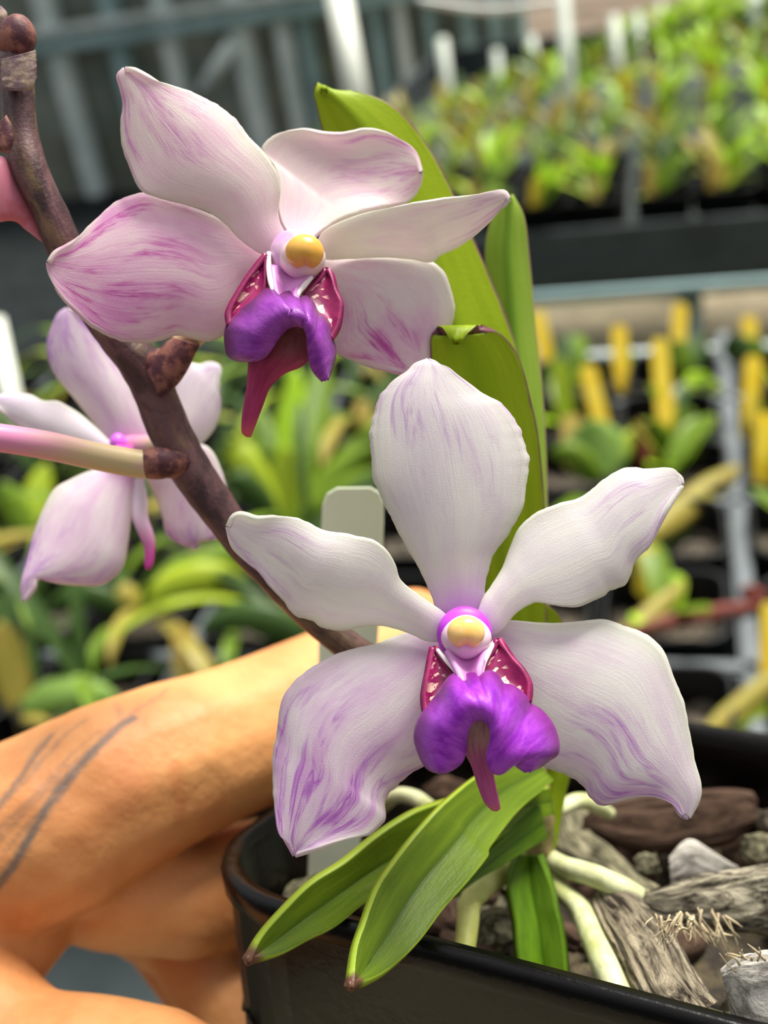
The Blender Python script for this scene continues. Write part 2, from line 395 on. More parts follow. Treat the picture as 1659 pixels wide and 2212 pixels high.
# near bench: pots on a grid, ten to the metre, two to a cell
xs = [.036+.2*i+s_ for i in range(-8, 3) for s_ in (.053, .147)]; ys = [.437, .544, .648, .755, .855, .952, 1.05, 1.145]
for r_, y in enumerate(ys):
    for x in xs:
        if x > .5: continue
        side = 'left' if x < -.28 else 'right'
        q = R.inverted() @ (Vector((x, y, ZP))-CAM)
        ppx = CX+F*q.x/-q.z
        if ppx < -330 or ppx > 2000: continue
        if y < .5 and x < -.1: continue
        if y > 1.1 and side == 'right': continue
        j_ = (rnd.uniform(-.004, .004), rnd.uniform(-.004, .004))
        po = link('nursery_pot', PM, None, (x+j_[0], y+j_[1], ZP), (0, 0, rnd.uniform(-.05, .05)))
        tag(po, 'black square pot in the %s row of the %s half of the near bench' % (ROWN[r_], side), 'pot', 'black pots of the near bench, %s row %s' % (ROWN[r_], side))
        me = link('potting_mix', MED[rnd.randrange(3)], None, po.location); attach(me, po) if False else None
        me.parent = po; me.location = (0, 0, 0)
        if side == 'left':
            plant(x, y, ZP-.01, STRAP, rnd.choice((4, 5, 5)), 'young strap-leaved orchid in the %s row left on the near bench' % ROWN[r_], 'strap-leaved orchids in the %s row of the near bench' % ROWN[r_], 'strap_leaf_orchid')
        elif rnd.random() < (.55 if y > .7 else .2):
            plant(x, y, ZP-.01, SHORT, rnd.choice((3, 4)), 'small broad-leaved seedling in the %s row right on the near bench' % ROWN[r_], 'broad-leaved seedlings in the %s row of the near bench' % ROWN[r_], 'orchid_seedling')
# tags
def plant_tag(p, q, wd, mat, label, group=None, name='plant_tag'):
    """p base, q top (world)"""
    up = (q-p); L_ = up.length; up.normalize(); side = up.cross(ray(CX, CY)).normalized()
    nrm_ = side.cross(up).normalized()
    pr = [(-.5, -.25), (-.5, .90), (-.36, .97), (-.2, 1), (.2, 1), (.36, .97), (.5, .90), (.5, -.25), (.1, -.5), (-.1, -.5)]
    vs = []
    for s_ in (-1, 1):
        for a, b in pr: vs.append(p+side*a*wd+up*(b*L_)+nrm_*s_*.0004)
    n = len(pr)
    fs = [tuple(range(n)), tuple(range(n, 2*n))[::-1]]+[(i, n+i, n+(i+1) % n, (i+1) % n) for i in range(n)]
    o = mesh_obj(name, vs, fs, mat, sm=False); tag(o, label, 'label', group); return o
def tag_px(x0, y0, x1, y1, mat, label, wd=.016, z=ZP, g='yellow tags on the near bench'):
    p = W(x1, y1, z); t = (p-CAM).length/ray(x1, y1).length; q = CAM+ray(x0, y0)*t
    return plant_tag(p, q, wd, mat, label, g)
tag_px(1160, 672, 1180, 772, M['yellow'], 'yellow tag beside the right edge of the tall leaf, at the bench far edge')
tag_px(1337, 702, 1342, 800, M['yellow'], 'yellow tag in front of the pale far rim of the near bench')
tag_px(1470, 655, 1466, 748, M['yellow'], 'tallest standing yellow tag above the green seedling, far row')
tag_px(1618, 682, 1622, 742, M['yellow'], 'short yellow tag behind leaves at the far right')
tag_px(1628, 768, 1622, 900, M['yellow'], 'long yellow tag at right with pale plant at its foot')
tag_px(1268, 788, 1298, 912, M['yellow'], 'yellow tag leaning right, above the broad pale leaf')
tag_px(1424, 730, 1434, 870, M['yellow'], 'upper yellow tag of the overlapping pair')
tag_px(1436, 850, 1442, 945, M['yellow'], 'lower yellow tag of the overlapping pair')
tag_px(1234, 895, 1238, 980, M['ochre'], 'yellow tag half hidden by a broad pale leaf', .018)
tag_px(1400, 1180, 1400, 1258, M['yellow'], 'yellow tag just below the upper right petal', .018)
tag_px(1655, 890, 1652, 1010, M['yellow'], 'yellow tag cut by the right edge of the photo', .018)
tag_px(1668, 1300, 1666, 1430, M['yellow'], 'lowest yellow tag at the right edge', .014)
tag_px(395, 1355, 400, 1455, M['ochre'], 'ochre tag just above the hand', .017)
tag_px(785, 865, 790, 930, M['ochre'], 'ochre tag among strap leaves under the upper flower', .018)
tag_px(20, 800, 25, 860, M['ochre'], 'pale tag near the left edge beside the lilac flower', .018)
tag_px(600, 980, 606, 1040, M['ochre'], 'ochre tag in the fan of strap leaves', .012)
# individually placed leaves on the near bench: base px, list of (tip px, tip py, rise cm, width m, mat)
def px_plant(name, bx, by, leaves, label, z=ZP, cat='plant'):
    b = W(bx, by, z-.006); e = empty(name, b); tag(e, label, cat)
    t0 = (b-CAM).length/ray(bx, by).length
    for (tx, ty, dd, wd, mt, bow) in leaves:
        tip = CAM+ray(tx, ty)*(t0+dd); ax = tip-b; side = ax.cross(ray(tx, ty)).normalized(); nn = ax.cross(side).normalized()
        vs = []; uv = []; n = 14
        for i in range(n+1):
            u = i/n; hw = wd/2*min(1, .45+u*2.2)*min(1, (max(0, 1-u)*3.2)**.6)+.0003
            c_ = b+ax*u+Vector((0, 0, 1))*bow*4*u*(1-u)
            for j, s_ in enumerate((-1, -.5, 0, .5, 1)): vs.append(c_+side*s_*hw-nn*abs(s_)*hw*.3); uv.append((u, j/4))
        fs = [(i*5+j, i*5+j+1, (i+1)*5+j+1, (i+1)*5+j) for i in range(n) for j in range(4)]
        solid(mesh_obj('leaf', vs, fs, M[mt], e, uv), .0012)
    return e
M['gp'] = leaf_mat('leaf_pale_matt', '7fa348', '94b45c', '76a045', .6)
px_plant('orchid_seedling', 1300, 1040, [(1272, 905, .0, .050, 'gp', 0), (1190, 975, .0, .020, 'g1', .01), (1372, 925, .02, .018, 'g2', 0)], 'seedling with one broad pale green upright leaf, left of the yellow tag pair')
px_plant('orchid_seedling', 1470, 975, [(1402, 905, -.02, .026, 'g1', -.012), (1490, 880, 0, .022, 'g1', 0), (1532, 925, 0, .020, 'g1', -.004), (1545, 900, .02, .014, 'g2', 0)], 'seedling with spreading leaves right below the yellow tag pair')
px_plant('orchid_seedling', 1475, 810, [(1455, 735, 0, .028, 'g1', 0), (1520, 720, .02, .026, 'g3', 0), (1440, 770, -.01, .02, 'g1', 0)], 'leafy seedling below the tallest yellow tag in the far row')
px_plant('orchid_seedling', 1500, 850, [(1525, 805, 0, .030, 'g5', 0), (1560, 838, 0, .022, 'g2', 0), (1460, 845, 0, .018, 'g2', 0)], 'lime seedling left of the grey bench bar')
px_plant('orchid_seedling', 1610, 780, [(1575, 725, 0, .026, 'g3', 0), (1640, 730, 0, .026, 'g1', 0), (1600, 745, 0, .02, 'g1', 0)], 'dark green seedling in front of the short yellow tag')
px_plant('orchid_seedling', 1195, 860, [(1210, 770, 0, .022, 'g1', 0), (1170, 800, 0, .018, 'g3', 0), (1225, 720, .03, .018, 'g3', 0)], 'slim seedling beside the tall foreground leaf')
px_plant('orchid_seedling', 1340, 810, [(1352, 745, .01, .018, 'g1', 0), (1315, 790, 0, .02, 'g3', 0)], 'small seedling at the foot of the tag by the pale rim')
px_plant('red_leaf_plant', 1395, 1010, [(1380, 905, 0, .013, 'g6', 0), (1388, 950, .01, .012, 'g6', 0)], 'thin reddish brown leaf standing above the upper right petal')
px_plant('strap_leaf_orchid', 1400, 1160, [(1600, 1005, .06, .022, 'g4', .0), (1500, 1110, .03, .03, 'g3', 0), (1345, 1190, -.02, .03, 'g3', 0)], 'olive strap leaf rising right behind the upper right petal')
px_plant('strap_leaf_orchid', 1290, 1440, [(1480, 1255, .04, .014, 'g4', 0), (1420, 1340, .02, .012, 'g3', 0)], 'straw coloured strap leaf between the two right petals')
px_plant('red_leaf_plant', 1660, 1305, [(1330, 1372, -.03, .010, 'g6', .002), (1600, 1270, 0, .012, 'g6', 0)], 'dark red leaf lying across the pots at the right')
px_plant('strap_leaf_orchid', 1520, 1590, [(1700, 1440, .02, .012, 'g4', 0), (1720, 1500, .02, .012, 'g2', 0)], 'pair of yellowish leaves above the back rim of the held pot')
px_plant('strap_leaf_orchid', 610, 1150, [(560, 880, .06, .032, 'g1', .0), (705, 770, .1, .034, 'g1', 0), (640, 790, .03, .026, 'g5', 0), (800, 960, .02, .024, 'g1', 0), (830, 1010, 0, .024, 'g1', .0),
      (470, 960, .02, .026, 'g2', .03), (480, 1040, -.02, .022, 'g3', .02), (900, 850, .06, .026, 'g1', 0), (620, 960, 0, .026, 'g2', 0)], 'large fan of green strap leaves between the two open flowers')
px_plant('strap_leaf_orchid', 300, 1330, [(660, 1225, .05, .024, 'g1', .03), (560, 1265, .02, .028, 'g2', .02), (350, 1260, 0, .024, 'g2', 0), (240, 1290, 0, .022, 'g4', .01), (90, 1330, 0, .02, 'g3', .02)], 'strap-leaved orchid arching right below the lilac flower')
px_plant('strap_leaf_orchid', 700, 1400, [(430, 1360, 0, .022, 'g3', .02), (520, 1345, 0, .024, 'g1', .01)], 'low green leaf touching the top of the hand')
px_plant('strap_leaf_orchid', 40, 1540, [(260, 1510, 0, .026, 'gp', .01), (0, 1340, 0, .026, 'g4', 0), (20, 1250, .04, .03, 'g3', 0), (110, 1600, -.02, .018, 'g4', 0)], 'strap-leaved orchid with a yellowing leaf at the left edge above the hand')
px_plant('strap_leaf_orchid', 60, 1150, [(0, 1040, 0, .026, 'g1', 0), (100, 1000, .03, .024, 'g2', 0), (-40, 1180, 0, .024, 'g3', 0), (190, 1080, .04, .022, 'g1', 0)], 'strap-leaved orchid behind the lilac flower at the left edge')
# far bench
def seed_mesh(nm, n, mats, sc):
    vs = []; fs = []; uv = []; mi = []
    for i in range(n):
        v_, f_, u_ = blade(rnd.uniform(.05, .11)*sc, rnd.uniform(.012, .022)*sc, rnd.uniform(.6, 1.45), rnd.uniform(.1, 1.2), n=6)
        a = rnd.uniform(0, 6.28); k0 = len(vs); M3 = Matrix.Rotation(a, 3, 'Z')
        vs += [tuple(M3 @ Vector(q)) for q in v_]; uv += u_; fs += [tuple(k0+q for q in f) for f in f_]; mi += [rnd.randrange(len(mats))]*len(f_)
    mm = bpy.data.meshes.new(nm); mm.from_pydata(vs, [], fs); ul = mm.uv_layers.new(name='UVMap')
    for lp in mm.loops: ul.data[lp.index].uv = uv[lp.vertex_index]
    for x in mats: mm.materials.append(M[x])
    for p_, i_ in zip(mm.polygons, mi): p_.material_index = i_; p_.use_smooth = True
    return mm
FAR = [seed_mesh('orchid_seedling', 7, mt, 1.15) for mt in (('g1', 'g2'), ('g1', 'g5'), ('g3', 'g1'), ('g2', 'g1', 'g4'), ('g3', 'g5'), ('g1', 'g3', 'g2'))]
LIME = [seed_mesh('orchid_seedling', 10, mt, 1.25) for mt in (('g5', 'g1'), ('g5', 'g5', 'g2'))]
nt = 0
for r_ in range(19):
    y = 1.72+r_*.101
    for i in range(16):
        x = -.67+i*.091+rnd.uniform(-.012, .012)
        q = R.inverted() @ (Vector((x, y, ZP))-CAM); ppx = CX+F*q.x/-q.z
        ppy = CY-F*q.y/-q.z
        if ppx < 620 or ppx > 1800 or ppx < 1200-(ppy-110)*2.2 or ppy < 118-(ppx-1300)*.28: continue
        if r_ < 3:
            po = link('nursery_pot', PM, None, (x, y, ZP)); tag(po, 'black pot in the %s row of the far bench' % ROWN[r_], 'pot', 'black pots on the far bench, %s row' % ROWN[r_])
            me = link('potting_mix', MED[0], po)
        lib = LIME if r_ > 12 else FAR
        o = link('orchid_seedling', rnd.choice(lib), None, (x, y, ZP-.01+(.02 if r_ > 12 else 0)), (0, 0, rnd.uniform(0, 6.28)))
        o.scale = (rnd.uniform(.75, .98)*(1.35 if r_ > 12 else 1),)*3
        tag(o, '%s seedling in the %s row back on the far bench' % ('bright lime bushy' if r_ > 12 else 'green leafy', ROWN[r_]), 'plant', 'seedlings on the far bench, %s row' % ROWN[r_])
        if rnd.random() < (.95 if r_ == 0 else .5 if r_ < 9 else .2):
            p = Vector((x+rnd.uniform(-.03, .03), y-.035, ZP-.01)); hh = rnd.uniform(.045, .07)
            plant_tag(p, p+Vector((rnd.uniform(-.012, .012), rnd.uniform(-.01, .01), hh)), .016, M[rnd.choice(('yellow', 'yellow', 'ochre'))],
                      'yellow tag in the %s row of the far bench' % ROWN[r_], 'yellow tags on the far bench, %s row' % ROWN[r_])
# pvc posts rising from the far bench
for (x0, y0, x1, y1, wp, lb) in ((1213, -60, 1236, 300, 30, 'tall white post standing in the middle of the far bench'), (1326, 35, 1340, 200, 22, 'shorter white post right of the tall white post'),
      (1376, 30, 1384, 140, 18, 'thin white post behind the shorter white post'), (1630, -40, 1632, 100, 28, 'white post near the top right corner'), (1575, -40, 1580, 45, 26, 'white post top left of the corner post'),
      (955, 85, 972, 240, 24, 'slim grey white stake behind the tall leaf tip'), (1072, 110, 1082, 215, 20, 'slim grey stake between the tall leaf and the tall white post'), (1148, 80, 1156, 180, 20, 'faint stake just left of the tall white post'),
      (1425, 10, 1430, 70, 20, 'small white stake above the lime seedlings')):
    p = W(x1, y1, ZP-.02); t = (p-CAM).length/ray(x1, y1).length; q = CAM+ray(x0, y0)*t
    tag(pipe('plastic_post', p+(p-q).normalized()*.08, q, wp*.5*t/F, M['white_pvc']), lb, 'post')
for (x0, y0, x1, y1, wp, D, lb) in ((722, -60, 776, 240, 52, 2.6, 'bright white post behind the tip of the tall leaf'), (-14, 690, 28, 880, 44, 1.2, 'pale post at the left edge beside the lilac flower')):
    q = CAM+ray(x0, y0)*D; p = CAM+ray(x1, y1)*D; p = Vector((q.x+(p.x-q.x), p.y, p.z)); d_ = (p-q).normalized(); p = p+d_*.15
    tag(pipe('plastic_post', p, q, wp*.5*D/F, flat('bright_pvc', 'e6eadd', .45)), lb, 'post')
a = WY(905, -2, 4.6); b = WY(1198, 3, 4.6)  # white tube added to stand in for the window glow beyond
tag(tubew('glow_strip', [(a, .014), ((a+b)/2+Vector((0, 0, -.03)), .015), (b, .014)], flat('glow_strip', 'f4f6f0', .3)), 'bright white hose standing in for window glow at the top edge of the photo', 'strip')

# ================================================================== the held pot
u_ = Vector((5096, -443, 2400)).normalized(); v_ = Vector((1163, 406, -2400)).normalized()
v_ = (v_-u_*v_.dot(u_)).normalized(); n_ = u_.cross(v_).normalized()
L0 = Vector(((385-CX)/F*14.1, -(1895-CY)/F*14.1, -14.1)); PS = 8.6
def PP(a, b, c): return CAM+R @ ((L0+u_*a+v_*b+n_*c)*.01)       # pot coordinates in cm
def ONP(px, py, c):                                            # depth where a pixel meets the plane c cm above the rim
    d = Vector(((px-CX)/F, -(py-CY)/F, -1)); return (L0.dot(n_)+c)/d.dot(n_)
potmat = NT('glossy_black_pot')
sc_ = potmat.ramp(potmat.noise(220, None, 8, .75, .3), (.72, .82, 0, .5))
ln_ = potmat.ramp(potmat.noise(1, potmat.scale(potmat.obj(), (60, 60, 500)), 5, .6, 1.5), (.72, .80, 0, .3))
potmat.col(potmat.mix(potmat.math('MAXIMUM', sc_, ln_), '060505', '4a4744')); potmat.set(.25, .22); potmat.bump(potmat.noise(400, None, 4), .25, .0004)
inmat = None
hp = pot_mesh('plant_pot', PS*.01, .08, potmat.m, wt=.0011, seg=8, cr=.17, taper=.86, lip=.0035)
pot = bpy.data.objects.new('plant_pot', hp); COL.objects.link(pot)
Rp = Matrix((u_, v_, n_)).transposed()
pot.matrix_world = Matrix.Translation(PP(PS/2, PS/2, 0)) @ (R @ Rp).to_4x4()
tag(pot, 'glossy black square plastic pot held by the hand', 'pot')
bd = bmesh.new()
nsg = 36; hw = PS/2-.22; 
mv = []
for i in range(nsg+1):
    for j in range(nsg+1):
        a = -hw+2*hw*i/nsg; b = -hw+2*hw*j/nsg
        # rounded square
        rr = 1.2; ax_, by_ = abs(a), abs(b)
        if ax_ > hw-rr and by_ > hw-rr:
            dx, dy = ax_-(hw-rr), by_-(hw-rr); mxx = max(dx, dy); ll = math.hypot(dx, dy)
            if ll > 1e-6: f_ = mxx/ll; ax_, by_ = hw-rr+dx*f_, hw-rr+dy*f_; a = math.copysign(ax_, a); b = math.copysign(by_, b)
        mv.append(PP(PS/2+a, PS/2+b, -2.1+.35*noise.noise(Vector((a*1.5, b*1.5, 3)))+.12*noise.noise(Vector((a*5, b*5, 8)))))
mf = [(i*(nsg+1)+j, (i+1)*(nsg+1)+j, (i+1)*(nsg+1)+j+1, i*(nsg+1)+j+1) for i in range(nsg) for j in range(nsg)]
mix_ = mesh_obj('potting_mix', mv, mf, flat('fine_bark', '2a221b', .9, c2='5b5038', sc=260, bump=.8, bd=.003), sm=True)
tag(mix_, 'dark crumbly bark mix filling the held pot under the chips', 'potting mix', kind='stuff')
# ------------------------------------------------------------------ bark
def bark_mat(name, a, b, c_, seed=0, st=.5):
    m = NT(name); uv = m.uv()
    f1 = m.noise(1, m.scale(uv, (4, 26, 1), (seed, 0, 0)), 6, .7, .5); f2 = m.noise(1, m.scale(uv, (9, 12, 1), (seed, 5, 0)), 5, .7)
    c0 = m.mix(m.ramp(f1, (.38, .6)), a, b); c0 = m.mix(m.ramp(f2, (.55, .75)), c0, c_)
    m.col(c0).set(.9, .2); m.bump(m.math('ADD', f1, m.math('MULTIPLY', m.noise(900), .3)), st, .0012); return m.m
BM = {'fib': flat('bark_fibre_pale', 'cdbf9c', .8, .2, c2='a8977a', sc=300), 'grey': bark_mat('bark_grey', '352d27', 'b0a48c', '7c705e', 1, 1.0), 'brown': bark_mat('bark_brown', '3a2a22', '6b5546', '4a382c', 2, .6),
      'pale': bark_mat('bark_pale', '453c33', 'd8cfb4', '8e8570', 3, 1.0), 'olive': bark_mat('bark_olive', '3c3a2a', 'b0aa8a', '6e684e', 4, 1.0), 'ash': bark_mat('bark_ash', '8b857c', 'cdc8be', 'a89f92', 5, .4)}
def bark(L, Rr, c0, c1, mat, label, ratio=.5, amp=.16, seed=0, nu=56, group=None, fray=()):
    Lm = [( (L[i][0]+Rr[min(i, len(Rr)-1)][0])/2, (L[i][1]+Rr[min(i, len(Rr)-1)][1])/2) for i in (0, len(L)-1)]
    d0 = ONP(*Lm[0], c0); d1 = ONP(*Lm[1], c1)
    def dsp(u, a):
        an = a*2*math.pi; q = Vector((math.cos(an)*1.1, math.sin(an)*1.1, u*2.2+seed)); q2 = Vector((math.cos(an)*4.5, math.sin(an)*4.5, u*3+seed*2))
        e = max(0, 1-u*9)+max(0, 1-(1-u)*9)
        return amp*noise.noise(q)*1.4+amp*.9*noise.noise(q2)-amp*1.1*abs(noise.noise(Vector((math.cos(an)*8, math.sin(an)*8, u*2+seed))))+e*.5*noise.noise(Vector((math.cos(an)*6, math.sin(an)*6, seed+u)))
    o = pill('bark_chip', L, Rr, lambda u: d0+(d1-d0)*u, mat, None, nu, 84, ratio, dsp, .6)
    tag(o, label, 'bark chip', group)
    for k_, (fx, fy, tx, ty, dd) in enumerate(fray):
        fx += random.uniform(-16, 16); fy += random.uniform(-14, 14); tx += random.uniform(-22, 22); ty += random.uniform(-22, 12); wf = random.uniform(.35, .85)
        d = d0+(d1-d0)*.5+dd
        tube('bark_fibre', [(fx, fy, d, 4.6*wf), ((fx+tx)/2+random.uniform(-6, 6), (fy+ty)/2+random.uniform(-5, 5), d-.08, 3.6*wf), (tx, ty, d-.1, .9)], BM['fib'], o, nu=8, nv=6)
    return o
def c7(x, y): return (1000+x/2.517, 1600+y/2.517)
def c6(x, y): return (450+x/2.765, 1600+y/2.765)
bark([c7(650, 430), c7(760, 330), c7(950, 295), c7(1200, 270), c7(1420, 255), c7(1560, 275), c7(1600, 330)],
     [c7(650, 470), c7(740, 530), c7(860, 590), c7(1050, 620), c7(1250, 590), c7(1450, 560), c7(1600, 440)], -1.0, -1.0, BM['brown'], 'large smooth dark brown bark chip under the right lower petal', .55, .07, 3)
bark([c7(510, 300), c7(600, 330), c7(690, 500), c7(850, 620), c7(980, 740), c7(1060, 800)],
     [c7(480, 420), c7(500, 580), c7(600, 660), c7(720, 730), c7(860, 800), c7(960, 850)], -1.3, -.9, BM['olive'], 'pale olive fibrous bark chip beside the plant base', .6, .22, 6)
bark([c7(760, 790), c7(930, 830), c7(1080, 980), c7(1180, 1130), c7(1270, 1270), c7(1370, 1430)],
     [c7(700, 850), c7(740, 1010), c7(830, 1170), c7(920, 1320), c7(1000, 1440), c7(1180, 1560)], -.5, -.7, BM['grey'], 'long weathered grey bark chip slanting down to the front rim', .5, .2, 9,
     fray=[(*c7(1050+i*7, 940+(i*37) % 90), *c7(1010+i*7+(i*29) % 40, 1010+(i*53) % 110), -.9) for i in range(26)])
bark([c7(950, 850), c7(1130, 800), c7(1320, 720), c7(1500, 680), c7(1700, 660), c7(1800, 660)],
     [c7(960, 900), c7(1100, 1000), c7(1250, 1010), c7(1420, 1050), c7(1600, 1060), c7(1800, 1050)], -.55, -.3, BM['pale'], 'broad splintered pale bark chip lying to the right edge', .45, .22, 12,
     fray=[(*c7(1180+i*10, 930+(i*41) % 80), *c7(1200+i*11+(i*31) % 50, 1040+(i*47) % 110), -.7) for i in range(26)])
bark([c7(1400, 1250), c7(1480, 1190), c7(1600, 1150), c7(1750, 1120), c7(1900, 1150)], [c7(1440, 1420), c7(1480, 1560), c7(1560, 1700), c7(1700, 1720), c7(1900, 1650)], -.2, .1, BM['ash'], 'grey furry bark chip in the bottom right corner', .5, .15, 15,
     fray=[(*c7(1450+i*22, 1230-(i*9)), *c7(1420+i*24, 1170-(i*7)+(i*37) % 40), -.5) for i in range(8)])
bark([c7(1120, 640), c7(1180, 560), c7(1250, 540), c7(1350, 600), c7(1500, 690)], [c7(1130, 790), c7(1180, 770), c7(1280, 750), c7(1380, 740), c7(1480, 700)], -.8, -.9, BM['ash'], 'small smooth light grey bark chip in the middle of the pot', .6, .08, 18)
bark([c7(1530, 520), c7(1620, 500), c7(1720, 500), c7(1800, 510)], [c7(1500, 620), c7(1580, 700), c7(1700, 700), c7(1800, 690)], -.8, -.7, BM['olive'], 'olive grey bark chip at the right edge under the brown chip', .6, .2, 21)
bark([c7(1600, 380), c7(1680, 370), c7(1800, 370)], [c7(1600, 470), c7(1680, 510), c7(1800, 500)], -1.0, -.9, BM['grey'], 'small bark chip at the right edge beside the brown chip', .6, .2, 24)
bark([c6(430, 960), c6(500, 850), c6(600, 800), c6(680, 790)], [c6(430, 1020), c6(520, 1040), c6(640, 1000), c6(700, 900)], -1.3, -1.3, BM['olive'], 'bark chip behind the white label at the left of the pot', .6, .2, 27)
bark([c6(1280, 280), c6(1380, 220), c6(1480, 225), c6(1560, 260)], [c6(1290, 340), c6(1380, 370), c6(1480, 350), c6(1560, 330)], -1.5, -1.5, BM['brown'], 'brown bark chip behind the lower leaves below the purple lip', .6, .2, 30)
bark([c7(930, 640), c7(990, 610), c7(1050, 620)], [c7(940, 720), c7(1000, 740), c7(1080, 720)], -1.2, -1.2, BM['olive'], 'tiny mossy bark chip below the brown chip', .7, .25, 33)
bark([c7(20, 1020), c7(120, 900), c7(240, 900)], [c7(60, 1160), c7(170, 1180), c7(290, 1100)], -1.6, -1.6, BM['olive'], 'shaded mossy bark chip between root and hanging leaf', .7, .2, 36)
rb = random.Random(3)
for i in range(34):
    a = rb.uniform(.8, 7.8); b = rb.uniform(.7, 7.9); an = rb.uniform(0, 3.14); ln = rb.uniform(.5, 1.0); wd = rb.uniform(.25, .4); cc = rb.uniform(-2.0, -1.7)
    pth = []
    for k_ in range(5): pth.append((PP(a+math.cos(an)*ln*(k_/2-1), b+math.sin(an)*ln*(k_/2-1), cc+rb.uniform(-.08, .08)), wd*.01*(.7 if k_ in (0, 4) else 1)))
    sd2 = i*3.7
    if not all(.5 < q < 8.1 for q in (a-math.cos(an)*ln, a+math.cos(an)*ln, b-math.sin(an)*ln, b+math.sin(an)*ln)): continue
    o = tubew('bark_chip', pth, BM[rb.choice(('grey', 'brown', 'olive', 'olive'))], nu=16, nv=14, disp=lambda u, v: -.35*abs(math.sin(v*6.28))+.7*noise.noise(Vector((math.cos(v*6.28)*1.6, math.sin(v*6.28)*1.6, u*3+sd2))))
    tag(o, 'small dark bark chip deep between the large chips and roots', 'bark chip', 'small bark chips deep in the held pot')

# ================================================================== the orchid
orchid = empty('potted_orchid', PP(4.3, 3.4, -1.6))
tag(orchid, 'orchid with white and lilac flowers growing in the held black pot', 'orchid')
P_ = {}
P_['wA'] = petal_mat('petal_white', 'f6f4f0', 'e6d4e8', 'b96acc', .6, (.4, .95), seed=1, basetint='e0b2ee', base_u=.12)
P_['dA'] = petal_mat('petal_dorsal', 'f1eeec', 'decfe2', 'b064c8', .55, (.3, .75), seed=2, basetint='dca4ee', base_u=.22)
P_['sAL'] = petal_mat('petal_lower_left', 'f3ebf0', 'e0b4e2', 'ae3cca', 1.0, (.22, .7), seed=3.3, basetint='e4c2ec', base_u=.2)
P_['sAR'] = petal_mat('petal_lower_right', 'f8f5f3', 'e4c0e8', 'ae3cca', 1.0, (.3, .7), 1, seed=5.1, basetint='ecd4f2', base_u=.2)
P_['wB'] = petal_mat('petal_upper', 'f6ebe8', 'ecc4dc', 'c25cbc', .8, (.3, .8), seed=7, basetint='f6dcea', base_u=.3)
P_['sBL'] = petal_mat('petal_upper_left', 'f4dde6', 'e6a2d6', 'c42ca8', 1.0, (.2, .6), seed=8.4, basetint='f6dce6', base_u=.3)
P_['sBR'] = petal_mat('petal_upper_right', 'f1e6ea', 'e8a8dc', 'c02ca8', 1.0, (.15, .6), 1, seed=11.2, basetint='f2e2e6', base_u=.3)
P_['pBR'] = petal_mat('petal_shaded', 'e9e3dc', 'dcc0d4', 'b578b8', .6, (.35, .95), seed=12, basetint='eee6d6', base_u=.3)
P_['C'] = petal_mat('petal_rear', 'f6eff4', 'e4bce6', 'b060dc', .8, (.2, .9), seed=14, basetint='e9a0ea', base_u=.18)
P_['CW'] = petal_mat('petal_rear_white', 'f7f4f8', 'e8d4f0', 'c890e6', .5, (.4, .9), seed=15, basetint='e48ae6', base_u=.12)
def lip_mat(name, a, b, ex, seed=0):
    m = NT(name); uv = m.uv()
    c_ = m.mix(m.ramp(m.noise(1, m.scale(uv, (22, 2.5, 1), (seed, 0, 0)), 5, .65, .3), (.36, .64)), a, b)
    c_ = m.mix(m.math('MULTIPLY', m.ramp(m.sep(uv)[1], (0, .35, 1, 0)), .8), c_, ex)
    m.col(c_).set(.42, .4); m.p.inputs['Sheen Weight'].default_value = .05
    m.bump(m.math('ADD', m.noise(5000, None, 2), m.noise(1, m.scale(uv, (30, 3, 1)), 3)), .35, .00015); m.translucent(.15); return m.m
P_['lipA'] = lip_mat('lip_violet', '8a16b2', 'ac40d0', '760f6e')
P_['lipB'] = lip_mat('lip_purple', '7e2296', '9a40b0', '5a0c46', 3)
m = NT('side_lobe_maroon'); uv = m.uv()
st = m.ramp(m.noise(1, m.scale(uv, (11, 2.6, 1), (0, 2, 0)), 2, .5, .6), (.56, .60)); x, y, _ = m.sep(uv)
st = m.math('MULTIPLY', st, m.math('MULTIPLY', m.ramp(y, (.0, .3)), m.ramp(y, (.55, .75, 1, 0))))
m.col(m.mix(st, m.mix(m.ramp(m.noise(700), (.4, .7)), '7a0b4a', '951a58'), 'ecc4b4')).set(.4, .4); m.bump(m.noise(3000), .2, .0001); P_['lobe'] = m.m
m = NT('spur_mauve'); uv = m.uv(); x, y, _ = m.sep(uv)
c_ = m.mix(m.ramp(x, (.1, .5)), 'c4a69c', 'c05498'); c_ = m.mix(m.ramp(m.noise(1, m.scale(uv, (3, 14, 1)), 3), (.4, .65, 0, .6)), c_, '9c3078'); c_ = m.mix(m.ramp(x, (.85, 1)), c_, 'c86a78')
m.col(c_).set(.42, .4); m.translucent(.15); P_['spurA'] = m.m
m = NT('spur_crimson'); uv = m.uv(); x, y, _ = m.sep(uv)
c_ = m.mix(m.ramp(x, (.05, .42)), 'ac7264', 'b43468'); c_ = m.mix(m.ramp(m.noise(1, m.scale(uv, (3, 14, 1)), 3), (.4, .65, 0, .6)), c_, '8c1a50'); c_ = m.mix(m.ramp(x, (.82, 1)), c_, 'd25a62')
m.col(c_).set(.42, .4); m.translucent(.15); P_['spurB'] = m.m
m = NT('spur_pale'); uv = m.uv(); x, y, _ = m.sep(uv)
m.col(m.mix(m.ramp(x, (.25, .9)), 'f0dcec', 'c8449c')).set(.4, .4); m.translucent(.2); P_['spurC'] = m.m
P_['cap'] = flat('anther_cap', 'f6cf86', .32, .5, c2='f2bf66', sc=500); P_['capB'] = flat('anther_cap_golden', 'e0a63c', .32, .5, c2='e6b254', sc=400)
P_['shell'] = flat('column_pink', 'ecd0de', .35, .5, c2='e2b8d6', sc=400); P_['shellB'] = flat('column_cream', 'eadccb', .35, .5, c2='e6c9cc', sc=400)
